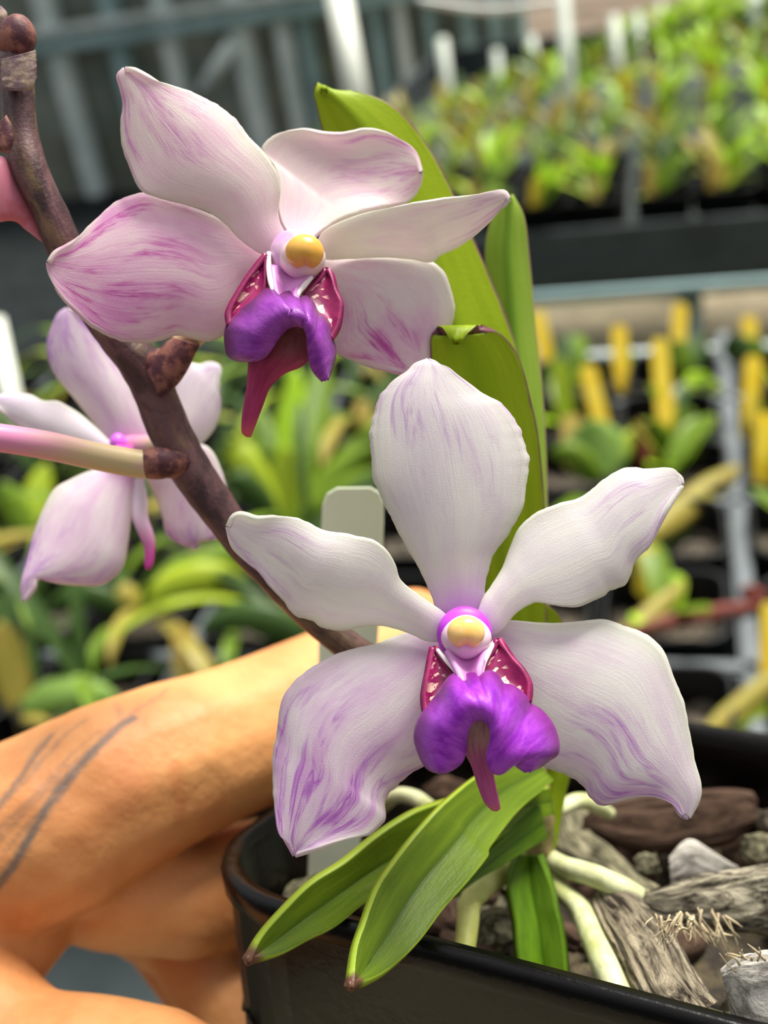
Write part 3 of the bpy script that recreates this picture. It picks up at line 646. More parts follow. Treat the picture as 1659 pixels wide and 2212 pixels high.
P_['ring'] = flat('column_purple', 'b42cd2', .45, .4, c2='c048d8', sc=500); P_['ringB'] = flat('column_lilac', 'd69ad2', .4, .4, c2='e6c2dc', sc=400)
P_['neck'] = flat('throat_pink', 'c878c4', .4, .4, c2='d49ad0', sc=400); P_['ridge'] = flat('callus_white', 'f0e6e8', .4, .4)
m = NT('rachis_purple_brown'); uv = m.uv()
c_ = m.mix(m.ramp(m.noise(1, m.scale(uv, (16, 3, 1)), 6, .7, .5), (.4, .62)), '3c2429', '6c4a4c'); c_ = m.mix(m.ramp(m.noise(1, m.scale(uv, (9, 3, 1), (3, 3, 0)), 5, .65), (.52, .7, 0, .75)), c_, '8a7450')
m.col(c_).set(.45, .5); m.bump(m.math('ADD', m.noise(2500), m.noise(1, m.scale(uv, (20, 16, 1)), 3)), .4, .0003); P_['stem'] = m.m
m = NT('pedicel_pink'); uv = m.uv(); x, y, _ = m.sep(uv)
c_ = m.mix(m.ramp(m.math('ADD', x, m.math('MULTIPLY', m.noise(1, m.scale(uv, (3, 8, 1)), 4), .5)), (.55, 1.1)), 'c9b48a', 'd888b4')
m.col(m.mix(m.ramp(m.noise(1, m.scale(uv, (3, 9, 1), (2, 0, 0)), 4), (.5, .7, 0, .6)), c_, 'd8a0a8')).set(.4, .5); m.translucent(.1); P_['ped'] = m.m
m = NT('node_purple'); c_ = m.mix(m.ramp(m.noise(420, None, 5, .6), (.42, .6)), '4a2630', '8a5a4e'); m.col(c_).set(.6, .3); m.bump(m.noise(1500), .3, .0003); P_['node'] = m.m
P_['bract'] = flat('bract_dry', '6d5360', .6, .3, c2='a08c78', sc=500, bump=.4, bd=.0005)
P_['root'] = flat('root_pale_green', 'cfd3a8', .5, .4, c2='a9b06c', sc=150, bump=.3, bd=.0006); P_['rooty'] = flat('root_yellow_green', 'c9cc7e', .5, .4, c2='a8ab58', sc=150, bump=.3, bd=.0006)
P_['big'] = leaf_mat('big_leaf', '9cb818', 'aec826', '90ae18', .38, '7a4e58', .3); P_['big2'] = leaf_mat('rear_leaf', '96bc3c', 'aac850', '6c9a2a', .4, 'b08a80', .3)
P_['low'] = leaf_mat('low_leaf', '587214', '6e881c', '3c5814', .30, 'a5bf3a', .15, '6b4a3a', .7); P_['low2'] = leaf_mat('low_leaf_dark', '486810', '5a7c18', '304f12', .25, None, .15)

def fcup(db, dt, mid=0, cup=0, wav=0, fr=9, ph=0, tilt=0, fold=0):
    def fn(u, v):
        e = 2*v-1
        return db+(dt-db)*u+mid*4*u*(1-u)+cup*e*e*math.sin(math.pi*min(1, u*1.1))+wav*abs(e)**3*math.sin(fr*u+ph+(2 if e > 0 else 0))*min(1, u*2)+tilt*e*math.sin(math.pi*u)+fold*abs(e)
    return fn
def c3(x, y): return (450+x/2.765, 950+y/2.765)
def c4(x, y): return (1059+x/2.2117, 600+y/2.2117)
def c5(x, y): return (x/2.37, 1300+y/2.37)
# ---- spike (rachis)
def knob(u, v): return .10*noise.noise(Vector((u*22, math.cos(v*6.28), math.sin(v*6.28))))+.05*noise.noise(Vector((u*60, math.cos(v*6.28)*3, math.sin(v*6.28)*3)))
spike = tube('flower_spike', [(30, 120, 12.9, 34), (38, 190, 12.9, 35), (45, 290, 12.9, 37), (66, 370, 12.9, 38), (108, 460, 13.0, 37), (150, 560, 13.2, 40), (225, 690, 13.5, 40), (310, 800, 13.7, 46),
     (350, 890, 13.8, 44), (392, 985, 13.9, 46), (450, 1070, 14.0, 43), (520, 1165, 14.1, 40), (600, 1255, 14.2, 37), (690, 1345, 14.3, 34), (760, 1400, 14.4, 33), (880, 1480, 14.7, 34), (1010, 1570, 15.0, 34), (1120, 1680, 15.4, 34)],
     P_['stem'], orchid, nu=200, nv=24, disp=knob)
blob('flower_bud', 36, 78, 12.8, 42, 46, 36, P_['node'], spike, lambda x, y, z: (x*(1-.15*y)+.1*y, y, z))
pill('bract', [(2, 128), (2, 160), (4, 190), (14, 196)], [(78, 108), (79, 150), (74, 185), (60, 196)], 12.62, P_['bract'], spike, ratio=.35, disp=lambda u, v: .1*noise.noise(Vector((u*9, v*20, 1))))
pill('bract', [(0, 262), (-6, 290), (-6, 320), (10, 332)], [(14, 248), (26, 272), (30, 300), (22, 330)], 12.5, P_['node'], spike, ratio=.6)
pill('bract', [(-16, 30), (-18, 50), (-10, 66)], [(2, 12), (16, 30), (10, 62)], 12.9, P_['bract'], spike, ratio=.6)
blob('stem_node', 372, 1000, 13.75, 46, 34, 34, P_['node'], spike); blob('stem_node', 345, 790, 13.55, 34, 38, 30, P_['node'], spike)
# ---- left cropped flower stalks
tube('flower_stalk', [(340, 1003, 13.55, 28), (325, 1003, 13.53, 31), (285, 1000, 13.45, 31), (200, 984, 13.2, 30), (100, 962, 12.9, 31), (0, 946, 12.6, 31), (-80, 935, 12.4, 30)], P_['ped'], orchid, nu=60, nv=20)
tag(blob('stalk_base', 338, 1001, 13.52, 56, 35, 36, P_['node'], orchid), 'knobbly brown purple base of the pink stalk')
m = NT('cut_flower_pink'); m.col(m.mix(m.ramp(m.noise(260, None, 3), (.45, .65)), 'cf7c92', 'c0646e')).set(.4, .4); P_['pink'] = m.m
pill('sepal', [(-70, 320), (0, 336), (20, 352), (40, 395), (62, 440), (85, 480), (104, 515), (118, 541)], [(-70, 500), (0, 480), (33, 479), (55, 496), (80, 515), (100, 530), (110, 537), (118, 541)], lambda u: 12.7+.5*u, P_['pink'], orchid, ratio=.35)

# ---- flower A
def flower(name, label, path): 
    o = tube('flower', path, P_['ped'], orchid, nu=40, nv=16); o['label'] = label; return o
fA = flower('A', 'lower open flower with violet lip, facing straight forward', [(820, 1440, 14.4, 26), (900, 1420, 13.6, 28), (965, 1390, 12.9, 34), (1000, 1372, 12.3, 42), (1004, 1368, 12.05, 44)])
DL = [(978, 1345), (945, 1318), (933, 1285), (915, 1240), (880, 1180), (842, 1110), (815, 1050), (801, 990), (802, 920), (815, 870), (845, 830), (880, 806), (896, 790), (925, 779)]
DR = [(1030, 1345), (1045, 1300), (1047, 1255), (1062, 1200), (1095, 1155), (1124, 1100), (1137, 1040), (1137, 980), (1120, 925), (1087, 880), (1042, 853), (1002, 822), (965, 793), (925, 779)]
sheet('sepal', DL, DR, fcup(12.25, 12.3, -.22, .16, .05, 8), P_['dA'], fA, edge=.02)
LU = [(985, 1350), c3(1370, 1010), c3(1250, 930), c3(1140, 830), c3(1115, 740), c3(1060, 650), c3(980, 595), c3(860, 575), c3(690, 545), c3(600, 505), c3(500, 460), c3(370, 455), c3(290, 462), c3(200, 438), c3(150, 455), c3(118, 520)]
LD = [(985, 1385), (950, 1385), c3(1300, 1195), c3(1210, 1150), c3(1120, 1120), c3(1020, 1100), c3(900, 1110), c3(780, 1130), c3(680, 1110), c3(620, 1065), c3(520, 1045), c3(450, 960), c3(380, 890), c3(300, 790), c3(220, 720), c3(150, 640), c3(118, 520)]
sheet('petal', LU, LD, fcup(12.1, 11.9, -.1, .12, .07, 11, 1, tilt=.12), P_['wA'], fA, edge=.015)
RU = [(1025, 1345), (1046, 1290), c4(0, 1490), c4(60, 1400), c4(95, 1310), c4(140, 1200), c4(210, 1130), c4(300, 1090), c4(400, 1065), c4(480, 1020), c4(560, 960), c4(640, 915), c4(750, 920), c4(860, 912), c4(905, 940), c4(915, 990)]
RD = [(1035, 1385), (1072, 1368), c4(70, 1670), c4(120, 1600), c4(200, 1555), c4(240, 1552), c4(340, 1570), c4(430, 1565), c4(530, 1520), c4(570, 1485), c4(630, 1470), c4(655, 1440), c4(690, 1350), c4(770, 1270), c4(820, 1160), c4(870, 1070), c4(915, 990)]
sheet('petal', RU, RD, fcup(12.1, 12.1, -.1, .12, .07, 10, 0, tilt=-.1), P_['wA'], fA, edge=.015)
AL1 = [(985, 1370), (935, 1362), c3(1190, 1155), c3(1010, 1220), c3(800, 1270), c3(650, 1340), (657, 1455), c5(1500, 420), c5(1440, 540), c5(1420, 700), c5(1400, 820), c5(1405, 960), c5(1415, 1110), c5(1430, 1190), c5(1480, 1250), c5(1510, 1297)]
AL2 = [(1000, 1400), (985, 1460), (965, 1540), (945, 1610), c6(1300, 130), c6(1190, 200), c6(1080, 300), c6(1045, 400), c6(1055, 460), c6(1020, 510), c6(950, 560), c6(800, 600), c6(650, 650), c6(560, 672), (637, 1847)]
sheet('sepal', AL1, AL2, fcup(12.28, 12.0, -.15, .18, .06, 8, 2), P_['sAL'], fA, edge=.015)
AR1 = [(1030, 1370), (1080, 1352), c4(100, 1640), c4(250, 1655), c4(400, 1650), c4(540, 1637), c4(640, 1665), c4(760, 1715), c4(830, 1800), c4(880, 1920), c4(920, 2030), c4(945, 2150), (1497, 1640), (1510, 1690), (1508, 1725), (1487, 1765)]
AR2 = [(1025, 1400), (1050, 1460), (1085, 1540), (1120, 1610), c7(420, 130), c7(570, 180), c7(660, 250), c7(700, 310), c7(760, 345), c7(880, 310), c7(1000, 295), c7(1080, 315), c7(1140, 350), c7(1180, 405), (1487, 1765)]
sheet('sepal', AR1, AR2, fcup(12.28, 12.1, -.18, .18, .06, 8, 0), P_['sAR'], fA, edge=.012)
# column
def c8(x, y): return (850+x/4.1475, 1250+y/4.1475)
def capfn(x, y, z):
    nt_ = max(0, 1-abs(x)*2.4)*max(0, -y)*.30
    return x*(1.0 if y > 0 else 1.0), (y+nt_)*(1.0), z
blob('column', *c8(637, 500), 12.0, 60, 61, 30, P_['ring'], fA)
blob('column_hood', *c8(652, 530), 11.84, 55, 50, 44, P_['shell'], fA, lambda x, y, z: (x*(1-.18*y*y), y*(1.0 if y > 0 else .93), z))
blob('anther_cap', *c8(650, 482), 11.62, 41, 36, 28, P_['cap'], fA, capfn)
sheet('throat', [c8(470, 640), c8(520, 740), c8(580, 850), c8(610, 930)], [c8(850, 640), c8(810, 720), c8(780, 830), c8(790, 930)], lambda u, v: 12.0-.45*u+.25*(2*v-1)**2*-1, P_['neck'], fA, 16, 12)
tube('callus_ridge', [(*c8(395, 640), 11.85, 5), (*c8(480, 740), 11.72, 6), (*c8(560, 830), 11.6, 6), (*c8(615, 920), 11.5, 3)], P_['ridge'], fA, nu=20, nv=10)
tube('callus_ridge', [(*c8(900, 570), 11.88, 5), (*c8(840, 680), 11.72, 7), (*c8(800, 780), 11.6, 6), (*c8(790, 890), 11.5, 3)], P_['ridge'], fA, nu=20, nv=10)
def lobe(nm, A_, B_, d0, d1, cv, par, cf):
    return sheet(nm, [cf(*p) for p in A_], [cf(*p) for p in B_], lambda u, v: d0+(d1-d0)*u+cv*math.sin(math.pi*v), P_['lobe'], par, 30, 16, .0007)
lobe('side_lobe', [(350, 612), (330, 680), (300, 800), (268, 950), (258, 1060), (275, 1170), (295, 1205)], [(372, 615), (420, 680), (480, 770), (560, 880), (530, 990), (430, 1090), (310, 1200)], 11.85, 11.5, .07, fA, c8)
lobe('side_lobe', [(930, 545), (880, 640), (820, 730), (795, 850), (880, 960), (1040, 1030), (1195, 1105)], [(940, 540), (1010, 620), (1080, 710), (1170, 810), (1225, 920), (1228, 1010), (1210, 1105)], 11.85, 11.5, .07, fA, c8)
LO = [(430, 1715), (340, 1690), (285, 1630), (235, 1510), (215, 1400), (240, 1290), (290, 1200), (350, 1130), (420, 1040), (480, 950), (545, 880), (620, 915), (700, 868), (780, 900), (850, 850), (910, 880), (970, 960), (1060, 985), (1150, 1050), (1215, 1140), (1310, 1200), (1400, 1310), (1450, 1450), (1448, 1550), (1380, 1600), (1300, 1660), (1200, 1708)]
LI = [(430, 1715), (510, 1685), (590, 1630), (625, 1550), (628, 1460), (640, 1370), (680, 1290), (740, 1245), (790, 1240), (850, 1270), (890, 1330), (905, 1400), (890, 1500), (862, 1600), (880, 1700), (930, 1728), (990, 1700), (1040, 1640), (1060, 1590), (1100, 1640), (1150, 1680), (1200, 1708)]
def lipd(top, arch, side):
    def fn(u, v):
        s = abs(2*u-1)
        d = top+(arch-top)*math.sin(v*math.pi/2)
        d += side*s*s-.22*math.sin(math.pi*v)*(1-.4*s)
        d += .07*1.5*math.cos(u*math.pi*14)*math.exp(-((v-.05)/.32)**2)*max(0, 1-s*1.5)
        return d
    return fn
sheet('lip', [c8(*p) for p in LO], [c8(*p) for p in LI], lipd(11.5, 11.05, .22), P_['lipA'], fA, 110, 26, .0009)
pill('spur', [c8(632, 1230), c8(628, 1460), c8(640, 1560), c8(700, 1690), c8(750, 1850), c8(810, 2000), c8(868, 2068), c8(900, 2085)], [c8(905, 1230), c8(905, 1400), c8(880, 1540), c8(890, 1690), c8(915, 1840), c8(945, 1980), c8(958, 2060), c8(925, 2085)],
     lambda u: 11.55+.3*u, P_['spurA'], fA, 50, 24, .55)

# ---- flower B
fB = flower('B', 'upper open flower with purple lip, turned to the right', [(345, 800, 13.6, 26), (385, 755, 13.6, 27), (440, 705, 13.5, 28), (520, 640, 13.3, 34), (590, 580, 13.0, 44), (630, 560, 12.7, 46)])
pill('stalk_base', [(318, 800), (330, 775), (352, 745), (372, 728)], [(345, 860), (380, 835), (405, 800), (432, 745)], 13.45, P_['node'], fB, ratio=.8)
BdL = [(640, 525), (612, 490), (600, 450), (602, 400), (590, 360), (565, 330), (572, 308), (600, 288), (650, 279), (700, 286), (745, 287), (790, 277), (830, 284), (868, 303), (895, 328), (909, 372)]
BdR = [(665, 525), (690, 505), (715, 488), (745, 473), (780, 461), (815, 452), (850, 446), (875, 440), (893, 425), (905, 400), (909, 372)]
sheet('sepal', BdL, BdR, fcup(12.75, 13.1, .2, -.1, .08, 7), P_['wB'], fB, edge=.01)
BpL = [(600, 560), (560, 545), (520, 515), (490, 483), (450, 455), (400, 440), (345, 428), (310, 414), (292, 392), (278, 352), (265, 310), (264, 270), (269, 225), (262, 190), (256, 165), (270, 150)]
BpR = [(640, 530), (612, 500), (598, 460), (604, 410), (598, 376), (582, 348), (560, 322), (535, 295), (510, 264), (480, 237), (450, 220), (415, 203), (380, 190), (345, 176), (312, 160), (290, 151), (270, 150)]
sheet('petal', BpL, BpR, fcup(12.6, 12.4, -.12, .14, .07, 9), P_['wB'], fB, edge=.012)
BrU = [(680, 535), (700, 500), (740, 479), (790, 461), (850, 447), (910, 436), (970, 427), (1020, 421), (1060, 415), (1088, 414), (1099, 430)]
BrD = [(690, 560), (720, 560), (760, 556), (830, 553), (885, 556), (928, 563), (950, 548), (985, 532), (1020, 508), (1055, 478), (1085, 450), (1099, 430)]
sheet('petal', BrU, BrD, fcup(12.7, 12.5, .05, .1, .04, 8, tilt=.25), P_['pBR'], fB, edge=.012)
BsU = [(690, 560), (730, 562), (780, 557), (840, 555), (895, 558), (936, 568), (958, 590), (974, 625), (980, 665), (975, 700), (962, 730), (945, 765), (925, 790), (900, 806)]
BsD = [(690, 580), (712, 620), (730, 670), (728, 720), (722, 755), (745, 771), (780, 785), (815, 797), (850, 806), (880, 808), (900, 806)]
sheet('sepal', BsU, BsD, fcup(12.85, 13.3, -.05, .1, .05, 9), P_['sBR'], fB, edge=.012)
BlU = [(620, 560), (575, 540), (530, 508), (480, 477), (430, 455), (375, 437), (320, 420), (285, 424), (245, 444), (200, 482), (155, 522), (122, 543), (105, 568)]
BlD = [(600, 575), (570, 590), (540, 620), (512, 660), (498, 700), (478, 726), (448, 736), (415, 728), (380, 724), (340, 735), (290, 741), (240, 730), (200, 707), (165, 677), (130, 640), (110, 603), (105, 568)]
sheet('sepal', BlU, BlD, fcup(12.85, 12.35, -.1, .16, .06, 9, 2), P_['sBL'], fB, edge=.012)
def c9(x, y): return (450+x/4.174, 450+y/4.174)
blob('column', *c9(790, 420), 12.55, 58, 56, 40, P_['ringB'], fB)
blob('column_hood', *c9(850, 450), 12.38, 50, 46, 44, P_['shellB'], fB)
blob('anther_cap', *c9(868, 395), 12.16, 42, 38, 34, P_['capB'], fB, capfn)
sheet('throat', [c9(560, 520), c9(575, 640), c9(600, 760), c9(620, 860)], [c9(960, 600), c9(880, 660), c9(800, 760), c9(810, 860)], lambda u, v: 12.55-.4*u-.2*(2*v-1)**2, P_['neck'], fB, 16, 12)
tube('callus_ridge', [(*c9(545, 400), 12.45, 5), (*c9(545, 540), 12.35, 6), (*c9(560, 660), 12.2, 6), (*c9(590, 780), 12.1, 4)], P_['ridge'], fB, nu=20, nv=10)
tube('callus_ridge', [(*c9(930, 625), 12.3, 5), (*c9(860, 700), 12.2, 7), (*c9(810, 770), 12.1, 6), (*c9(800, 840), 12.05, 3)], P_['ridge'], fB, nu=20, nv=10)
lobe('side_lobe', [(525, 410), (430, 520), (340, 630), (270, 740), (195, 880), (172, 960), (190, 1060)], [(530, 420), (530, 560), (530, 700), (500, 800), (400, 880), (290, 960), (200, 1060)], 12.4, 12.1, .09, fB, c9)
lobe('side_lobe', [(1060, 545), (1000, 620), (920, 700), (840, 810), (920, 920), (1030, 1020), (1100, 1180)], [(1070, 545), (1125, 620), (1160, 740), (1210, 850), (1198, 980), (1170, 1080), (1105, 1180)], 12.4, 12.1, .07, fB, c9)
BLO = [(420, 1350), (300, 1350), (205, 1320), (180, 1230), (175, 1130), (200, 1050), (290, 950), (420, 850), (540, 745), (580, 770), (615, 835), (690, 785), (760, 785), (815, 825), (880, 820), (930, 880), (965, 950), (1050, 1030), (1075, 1100), (1095, 1180), (1120, 1290), (1100, 1400), (1050, 1542)]
BLI = [(420, 1350), (500, 1310), (570, 1230), (630, 1140), (700, 1065), (790, 1035), (870, 1050), (905, 1090), (920, 1170), (925, 1260), (940, 1380), (970, 1460), (1050, 1542)]
sheet('lip', [c9(*p) for p in BLO], [c9(*p) for p in BLI], lipd(12.15, 11.75, .15), P_['lipB'], fB, 110, 26, .0009)
pill('spur', [c9(600, 1060), c9(470, 1200), c9(370, 1330), c9(355, 1450), c9(345, 1600), c9(320, 1750), c9(300, 1900), c9(300, 2020), c9(340, 2062)], [c9(930, 1040), c9(935, 1180), c9(925, 1340), c9(840, 1430), c9(680, 1500), c9(560, 1620), c9(490, 1790), c9(430, 1950), c9(385, 2065)],
     lambda u: 12.25+.15*u, P_['spurB'], fB, 60, 26, .42)

# ---- flower C (rear left)
def cc(x, y): return (x/2.765, 650+y/2.765)
fC = flower('C', 'rear lilac flower behind the spike, seen slightly from below', [(380, 960, 14.3, 24), (340, 965, 14.9, 24), (300, 968, 15.3, 28), (278, 970, 15.5, 30)])
sheet('sepal', [cc(*p) for p in [(690, 880), (640, 830), (560, 720), (440, 570), (340, 450), (293, 340), (288, 250), (312, 165), (350, 85), (400, 50)]],
      [cc(*p) for p in [(960, 900), (920, 840), (870, 700), (800, 560), (750, 450), (700, 345), (650, 250), (600, 180), (520, 105), (460, 62), (400, 50)]], fcup(15.5, 15.4, -.1, .15, .04), P_['C'], fC)
sheet('petal', [cc(*p) for p in [(720, 880), (650, 840), (560, 755), (480, 685), (400, 630), (340, 600), (260, 600), (180, 565), (80, 560), (0, 568), (-60, 600)]],
      [cc(*p) for p in [(720, 940), (600, 930), (500, 905), (400, 890), (300, 860), (200, 815), (100, 735), (0, 655), (-60, 600)]], fcup(15.4, 15.2, -.1, .1, .05), P_['CW'], fC)
sheet('petal', [cc(*p) for p in [(800, 870), (900, 760), (980, 640), (1030, 540), (1060, 450), (1120, 380), (1190, 385), (1250, 370), (1300, 385), (1312, 420)]],
      [cc(*p) for p in [(850, 930), (960, 900), (1080, 880), (1190, 852), (1250, 800), (1292, 730), (1312, 650), (1316, 580), (1302, 490), (1312, 420)]], fcup(15.5, 15.6, -.1, .12, .04), P_['CW'], fC)
sheet('sepal', [cc(*p) for p in [(700, 960), (620, 1000), (520, 1030), (420, 1075), (330, 1130), (262, 1250), (212, 1380), (180, 1500), (150, 1620), (132, 1710), (145, 1792)]],
      [cc(*p) for p in [(800, 980), (795, 1060), (790, 1180), (780, 1300), (762, 1450), (740, 1570), (690, 1640), (600, 1690), (480, 1692), (350, 1680), (235, 1655), (205, 1720), (145, 1792)]], fcup(15.3, 14.9, -.15, .2, .04), P_['C'], fC)
sheet('sepal', [cc(*p) for p in [(850, 990), (890, 1080), (940, 1180), (975, 1290), (1000, 1390), (1080, 1445), (1180, 1478)]],
      [cc(*p) for p in [(900, 930), (1060, 860), (1200, 860), (1265, 900), (1310, 990), (1342, 1090), (1370, 1240), (1325, 1395), (1270, 1410), (1190, 1380), (1180, 1478)]], fcup(15.5, 15.5, -.1, .15, .03), P_['C'], fC)
blob('column', *cc(705, 850), 15.25, 18, 22, 20, flat('stigma_magenta', 'd060e0', .4), fC); pill('lip', [cc(690, 860), cc(780, 862), cc(860, 868), cc(940, 885)], [cc(690, 910), cc(780, 905), cc(860, 908), cc(940, 905)], 15.1, flat('lip_magenta', 'e04cb8', .4), fC)
pill('spur', [cc(800, 1060), cc(790, 1180), cc(790, 1300), cc(830, 1400), cc(860, 1480), cc(862, 1590), cc(880, 1605)], [cc(862, 1060), cc(880, 1180), cc(885, 1290), cc(915, 1380), cc(928, 1460), cc(918, 1560), cc(900, 1605)], lambda u: 15.3-.3*u, P_['spurC'], fC, ratio=.8)

# ---- leaves
def cA(x, y): return (650+x/2.765, 150+y/2.765)
def vfold(d0, d1, mid, fold): return lambda u, v: d0+(d1-d0)*u+mid*4*u*(1-u)-fold*abs(2*v-1)*math.sin(math.pi*min(1, .15+u*.75))
l2 = sheet('leaf', [(1085, 1640), (1060, 1400), (1052, 1240), (1062, 1000), (1062, 800), (1056, 640), (1050, 530), (1072, 455), (1100, 425)], [(1190, 1640), (1182, 1400), (1180, 1200), (1176, 1000), (1168, 850), (1152, 700), (1140, 560), (1128, 470), (1100, 425)],
           vfold(15.6, 15.1, .1, -.2), P_['big2'], orchid, t=.0012)
l1 = sheet('leaf', [(1090, 1640), (1030, 1400), (985, 1200), (930, 960), (870, 720), (800, 520), (735, 370), (700, 285), (688, 235), (682, 187), (700, 198)],
           [(1185, 1640), (1165, 1400), (1160, 1150), (1140, 900), (1108, 740), (1050, 590), (985, 440), (940, 350), (885, 268), (835, 226), (775, 205), (725, 207), (700, 198)],
           vfold(15.4, 13.9, .0, -.25), P_['big'], orchid, t=.0012, nu=80)
l3 = sheet('leaf', [(1060, 1640), (1020, 1400), (1000, 1250), (975, 1100), (950, 950), (935, 840), (930, 770), (932, 722), (955, 716), (985, 738)],
           [(1180, 1640), (1178, 1400), (1176, 1150), (1162, 960), (1143, 860), (1118, 772), (1080, 720), (1040, 711), (1008, 722), (985, 738)],
           vfold(15.1, 12.92, .0, -.12), P_['big'], orchid, t=.0012, nu=80)
sheet('leaf', [(1110, 1480), (1108, 1420), (1105, 1370), (1112, 1335), (1140, 1312), (1160, 1305)], [(1200, 1480), (1222, 1420), (1225, 1370), (1212, 1340), (1190, 1312), (1160, 1305)], vfold(15.2, 14.6, 0, -.15), P_['big'], orchid, t=.0012)
sheet('leaf', [(1150, 1830), (1155, 1750), (1150, 1700), (1158, 1660), (1175, 1600), (1195, 1560)], [(1195, 1830), (1205, 1760), (1215, 1710), (1225, 1665), (1222, 1610), (1195, 1560)], vfold(15.9, 15.5, 0, -.2), P_['big'], orchid, t=.0015)
# crown sheath
tube('stem', [(1185, 1900, 15.9, 28), (1165, 1830, 15.8, 34), (1160, 1760, 15.6, 36), (1140, 1680, 15.5, 42), (1120, 1580, 15.4, 44)], flat('sheath_brown_green', '6f7434', .6, c2='a58a68', sc=300, bump=.5, bd=.001), orchid, nu=30, nv=18, disp=knob)
Ld = lambda: None
sheet('leaf', [(1180, 1700), c6(1700, 330), c6(1520, 330), c6(1370, 365), c6(1200, 430), c6(1000, 560), c6(800, 720), c6(600, 850), c6(400, 1050), c6(295, 1180), c6(225, 1318)],
      [(1190, 1760), (1120, 1780), c6(1650, 640), c6(1400, 790), c6(1180, 850), c6(950, 960), c6(760, 1110), c6(600, 1190), c6(450, 1270), c6(330, 1305), c6(225, 1318)], lambda u, v: 15.3-2.9*u**.8+.10*abs(2*v-1)*-1*math.sin(math.pi*min(1, .1+u*.8)), P_['low'], orchid, t=.0012)
sheet('leaf', [(1140, 1640), (1085, 1655), c6(1600, 210), c6(1400, 370), c6(1250, 530), c6(1130, 680), c6(1000, 870), c6(920, 1080), c6(865, 1250), c6(840, 1475)],
      [(1190, 1690), c7(430, 270), c7(280, 400), c7(130, 600), c6(1659, 700), c6(1560, 830), c6(1400, 1010), c6(1250, 1210), c6(1080, 1370), c6(960, 1440), c6(840, 1475)], lambda u, v: 15.0-3.3*u**.8-.10*abs(2*v-1)*math.sin(math.pi*min(1, .1+u*.8)), P_['low'], orchid, t=.0012)
sheet('leaf', [(1160, 1740), (1100, 1790), (1040, 1850), (1005, 1895), (975, 1940)], [(1175, 1810), (1130, 1838), (1070, 1875), (1020, 1905), (975, 1940)], lambda u, v: 15.0-1.2*u, P_['low2'], orchid, t=.0012)
sheet('leaf', [c7(300, 620), c7(262, 700), c7(250, 800), c7(262, 900), c7(280, 1000), c7(295, 1180), c7(330, 1330)], [c7(420, 620), c7(455, 700), c7(490, 800), c7(515, 920), c7(545, 1040), c7(568, 1250), c7(560, 1330)],
      lambda u, v: 15.2-.85*u+.2*abs(2*v-1)*-1, P_['low2'], orchid, t=.0012)
# ---- roots
def bend(u, v): return .05*noise.noise(Vector((u*6, math.cos(v*6.28), math.sin(v*6.28))))
tube('root', [(*c7(470, 640), 15.8, 20), (*c7(560, 690), 15.3, 23), (*c7(700, 730), 14.9, 24), (*c7(840, 790), 14.6, 25), (*c7(960, 850), 14.6, 22)], P_['root'], orchid, disp=bend)
tube('root', [(*c7(490, 730), 15.7, 16), (*c7(540, 820), 15.2, 21), (*c7(640, 920), 14.8, 25), (*c7(700, 1060), 14.2, 26), (*c7(770, 1220), 13.7, 30), (*c7(850, 1400), 13.3, 31)], P_['root'], orchid, disp=bend)
tube('root', [(*c7(330, 620), 15.8, 20), (*c7(200, 720), 15.3, 28), (*c7(100, 800), 14.9, 28), (*c7(40, 880), 14.5, 25), (*c7(25, 1000), 14.1, 24), (*c7(0, 1200), 13.7, 24)], P_['rooty'], orchid, disp=bend)
tube('root', [(*c6(1010, 420), 17.4, 14), (*c6(1120, 330), 17.0, 16), (*c6(1230, 340), 16.7, 17), (*c6(1340, 410), 16.3, 17), (*c6(1500, 500), 15.9, 14)], P_['root'], orchid, disp=bend)
tube('root', [(*c7(480, 400), 16.3, 14), (*c7(620, 330), 16.8, 18), (*c7(720, 350), 17.0, 18), (*c7(800, 400), 17.2, 14)], P_['root'], orchid, disp=bend)
# ---- white label
lbm = flat('white_label', 'f0f8de', .4, .4, c2='eaf4d8', sc=60)
def tagpx(pts, d0, d1, mat):
    ys_ = [p[1] for p in pts]; y0, y1 = min(ys_), max(ys_)
    vs = []
    for k_ in (0, .06):
        for x, y in pts: d = d1+(d0-d1)*(y-y0)/(y1-y0)+k_; vs.append(V(x, y, d))
    n = len(pts)
    o = mesh_obj('plant_label', vs, [tuple(range(n)), tuple(range(n, 2*n))[::-1]]+[(i, n+i, n+(i+1) % n, (i+1) % n) for i in range(n)], mat, sm=False)
    b_ = o.modifiers.new('b', 'BEVEL'); b_.width = .0002; b_.segments = 2; return o
lab = tagpx([(694, 1130), (696, 1092), (706, 1066), (728, 1053), (800, 1052), (822, 1064), (828, 1085), (829, 1130), (822, 1300), (800, 1600), (775, 1850), (745, 1960), (720, 2000), (690, 1960), (664, 1890), (672, 1700), (688, 1420)], 16.6, 15.6, lbm)
tag(lab, 'blank white plastic plant label standing in the held pot behind the flowers', 'label')

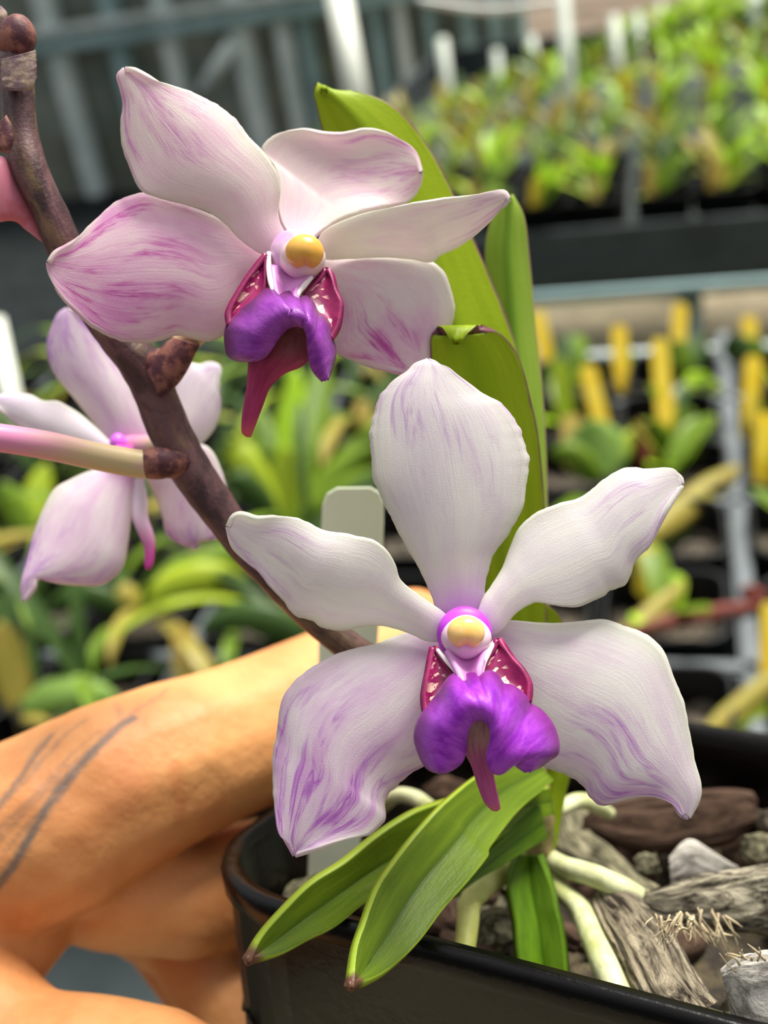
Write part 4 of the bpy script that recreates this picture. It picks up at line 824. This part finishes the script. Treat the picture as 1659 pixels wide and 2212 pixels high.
# ================================================================== hand
def chain(pts, out):
    for i in range(len(pts)-1):
        a, b = pts[i], pts[i+1]
        pa, pb = V(*a[:3]), V(*b[:3]); ra, rb_ = a[3]*a[2]/F*.01, b[3]*b[2]/F*.01
        n = max(2, int((pb-pa).length/(min(ra, rb_)*.22)))
        for k_ in range(n+1): f = k_/n; out.append((pa.lerp(pb, f), ra+(rb_-ra)*f))
sp = []
chain([(-700, 2150, 17.5, 330), (-350, 1980, 16.9, 310), (-80, 1850, 16.3, 235), (120, 1780, 16.0, 205)], sp)          # wrist, back of hand
chain([(-250, 1980, 16.5, 260), (-60, 2010, 16.0, 180)], sp)
chain([(60, 1800, 16.0, 210), (250, 1700, 16.4, 195), (390, 1640, 16.9, 182), (500, 1600, 17.5, 168), (600, 1563, 18.2, 166), (720, 1500, 19.1, 150), (820, 1440, 19.9, 125), (890, 1375, 20.5, 110)], sp)   # index
chain([(-110, 2010, 15.9, 150), (-80, 2170, 15.1, 150), (50, 2290, 14.6, 150), (200, 2310, 14.3, 158), (330, 2330, 14.0, 152), (440, 2365, 13.6, 130), (590, 2420, 13.1, 112)], sp)   # thumb
chain([(20, 1900, 16.4, 160), (50, 2000, 16.2, 110), (10, 2100, 15.6, 80)], sp)         # web of the thumb
chain([(80, 1880, 17.2, 120), (250, 1925, 17.0, 132), (400, 1935, 17.3, 136), (560, 1900, 18.3, 134), (700, 1850, 19.4, 120)], sp)      # middle
chain([(0, 1900, 20.0, 130), (200, 1900, 19.6, 110), (400, 2030, 18.4, 95), (470, 2130, 17.8, 105), (560, 2260, 17.4, 105)], sp)    # ring
chain([(0, 1900, 21.2, 110), (300, 1960, 21.6, 80), (440, 2150, 20.2, 80), (520, 2400, 19.2, 80)], sp)   # little
bm = bmesh.new()
for c_, r_ in sp:
    bmesh.ops.create_icosphere(bm, subdivisions=2, radius=r_, matrix=Matrix.Translation(c_))
mm = bpy.data.meshes.new('person'); bm.to_mesh(mm); bm.free()
tmp = bpy.data.objects.new('person', mm); COL.objects.link(tmp)
md = tmp.modifiers.new('r', 'REMESH'); md.mode = 'VOXEL'; md.voxel_size = .00075
md = tmp.modifiers.new('s', 'SMOOTH'); md.iterations = 16; md.factor = .6
bpy.context.view_layer.update()
dg = bpy.context.evaluated_depsgraph_get()
hm = bpy.data.meshes.new_from_object(tmp.evaluated_get(dg)); bpy.data.objects.remove(tmp)
hand = bpy.data.objects.new('person', hm); COL.objects.link(hand)
hm.polygons.foreach_set('use_smooth', [True]*len(hm.polygons))
bv = BVHTree.FromPolygons([v.co.copy() for v in hm.vertices], [tuple(p.vertices) for p in hm.polygons])
def onhand(px, py):
    h = bv.ray_cast(CAM, ray(px, py).normalized()); return h[0]
def strokes(lst):
    out = []
    for pts, wpx, s_ in lst:
        q = smooth([(*p, 0) for p in pts], 40)
        for p in q:
            h = onhand(p.x, p.y)
            if h: out.append((h, wpx*16/F*.01, s_))
    return out
TAT = [([(287, 1552), (253, 1574), (202, 1620), (148, 1680), (105, 1739), (72, 1794), (34, 1861), (4, 1900), (-40, 1950)], 9, .8), ([(268, 1560), (230, 1600), (180, 1655), (120, 1730)], 5, .6), ([(363, 1488), (335, 1510), (295, 1534), (262, 1560)], 5, .35),
       ([(250, 1518), (258, 1540), (262, 1560)], 5, .4), ([(110, 1588), (80, 1625), (55, 1665), (25, 1705), (-10, 1750)], 7, .65), ([(190, 1553), (140, 1588), (95, 1640), (42, 1700), (0, 1745), (-30, 1780)], 4.6, .42),
       ([(215, 1580), (160, 1625), (100, 1690), (40, 1750), (-20, 1800)], 4.2, .34), ([(200, 1612), (140, 1660), (80, 1720), (20, 1780), (-20, 1815)], 4.2, .32), ([(165, 1655), (110, 1700), (50, 1760), (-10, 1830)], 4.2, .32),
       ([(120, 1720), (70, 1770), (10, 1840)], 4.2, .32), ([(640, 1385), (600, 1396), (565, 1410)], 5, .2)]
CR = [([(375, 1660), (384, 1700), (390, 1730), (388, 1770)], 13, .28), ([(470, 1650), (480, 1700), (482, 1740)], 6, .15)]
ink = hm.attributes.new('ink', 'FLOAT', 'POINT'); red = hm.attributes.new('red', 'FLOAT', 'POINT')
from mathutils.kdtree import KDTree
for att, ls in ((ink, strokes(TAT)), (red, strokes(CR))):
    kd = KDTree(len(ls))
    for i, s_ in enumerate(ls): kd.insert(s_[0], i)
    kd.balance(); vals = [0.0]*len(hm.vertices)
    for v in hm.vertices:
        best = 0
        for co, i, d in kd.find_range(v.co, .0022):
            wv = ls[i][1]; best = max(best, ls[i][2]*max(0, min(1, 1.6-d/wv)))
        vals[v.index] = best
    att.data.foreach_set('value', vals)
m = NT('skin'); o3 = m.obj()
at = m.n('ShaderNodeAttribute', attribute_name='ink'); ar = m.n('ShaderNodeAttribute', attribute_name='red')
c_ = m.mix(m.ramp(m.noise(70, None, 4, .6), (.35, .65)), 'dfa065', 'd28c55')
c_ = m.mix(m.ramp(m.noise(45, m.scale(o3, (1, 1, 1), (3, 1, 2)), 3), (.5, .75, 0, .5)), c_, 'd98a5c')
c_ = m.mix(ar.outputs['Fac'], c_, 'b4562f'); c_ = m.mix(at.outputs['Fac'], c_, '46565a')
m.col(c_).set(.5, .35); m.p.inputs['Subsurface Weight'].default_value = .12; m.p.inputs['Subsurface Radius'].default_value = (1, .35, .15); m.p.inputs['Subsurface Scale'].default_value = .004
m.bump(m.math('ADD', m.noise(600, None, 4), m.math('MULTIPLY', m.noise(120, None, 3), 2)), .25, .0008)
hm.materials.clear(); hm.materials.append(m.m)
tag(hand, 'person seen only by a tattooed hand gripping the black pot from the left', 'person')
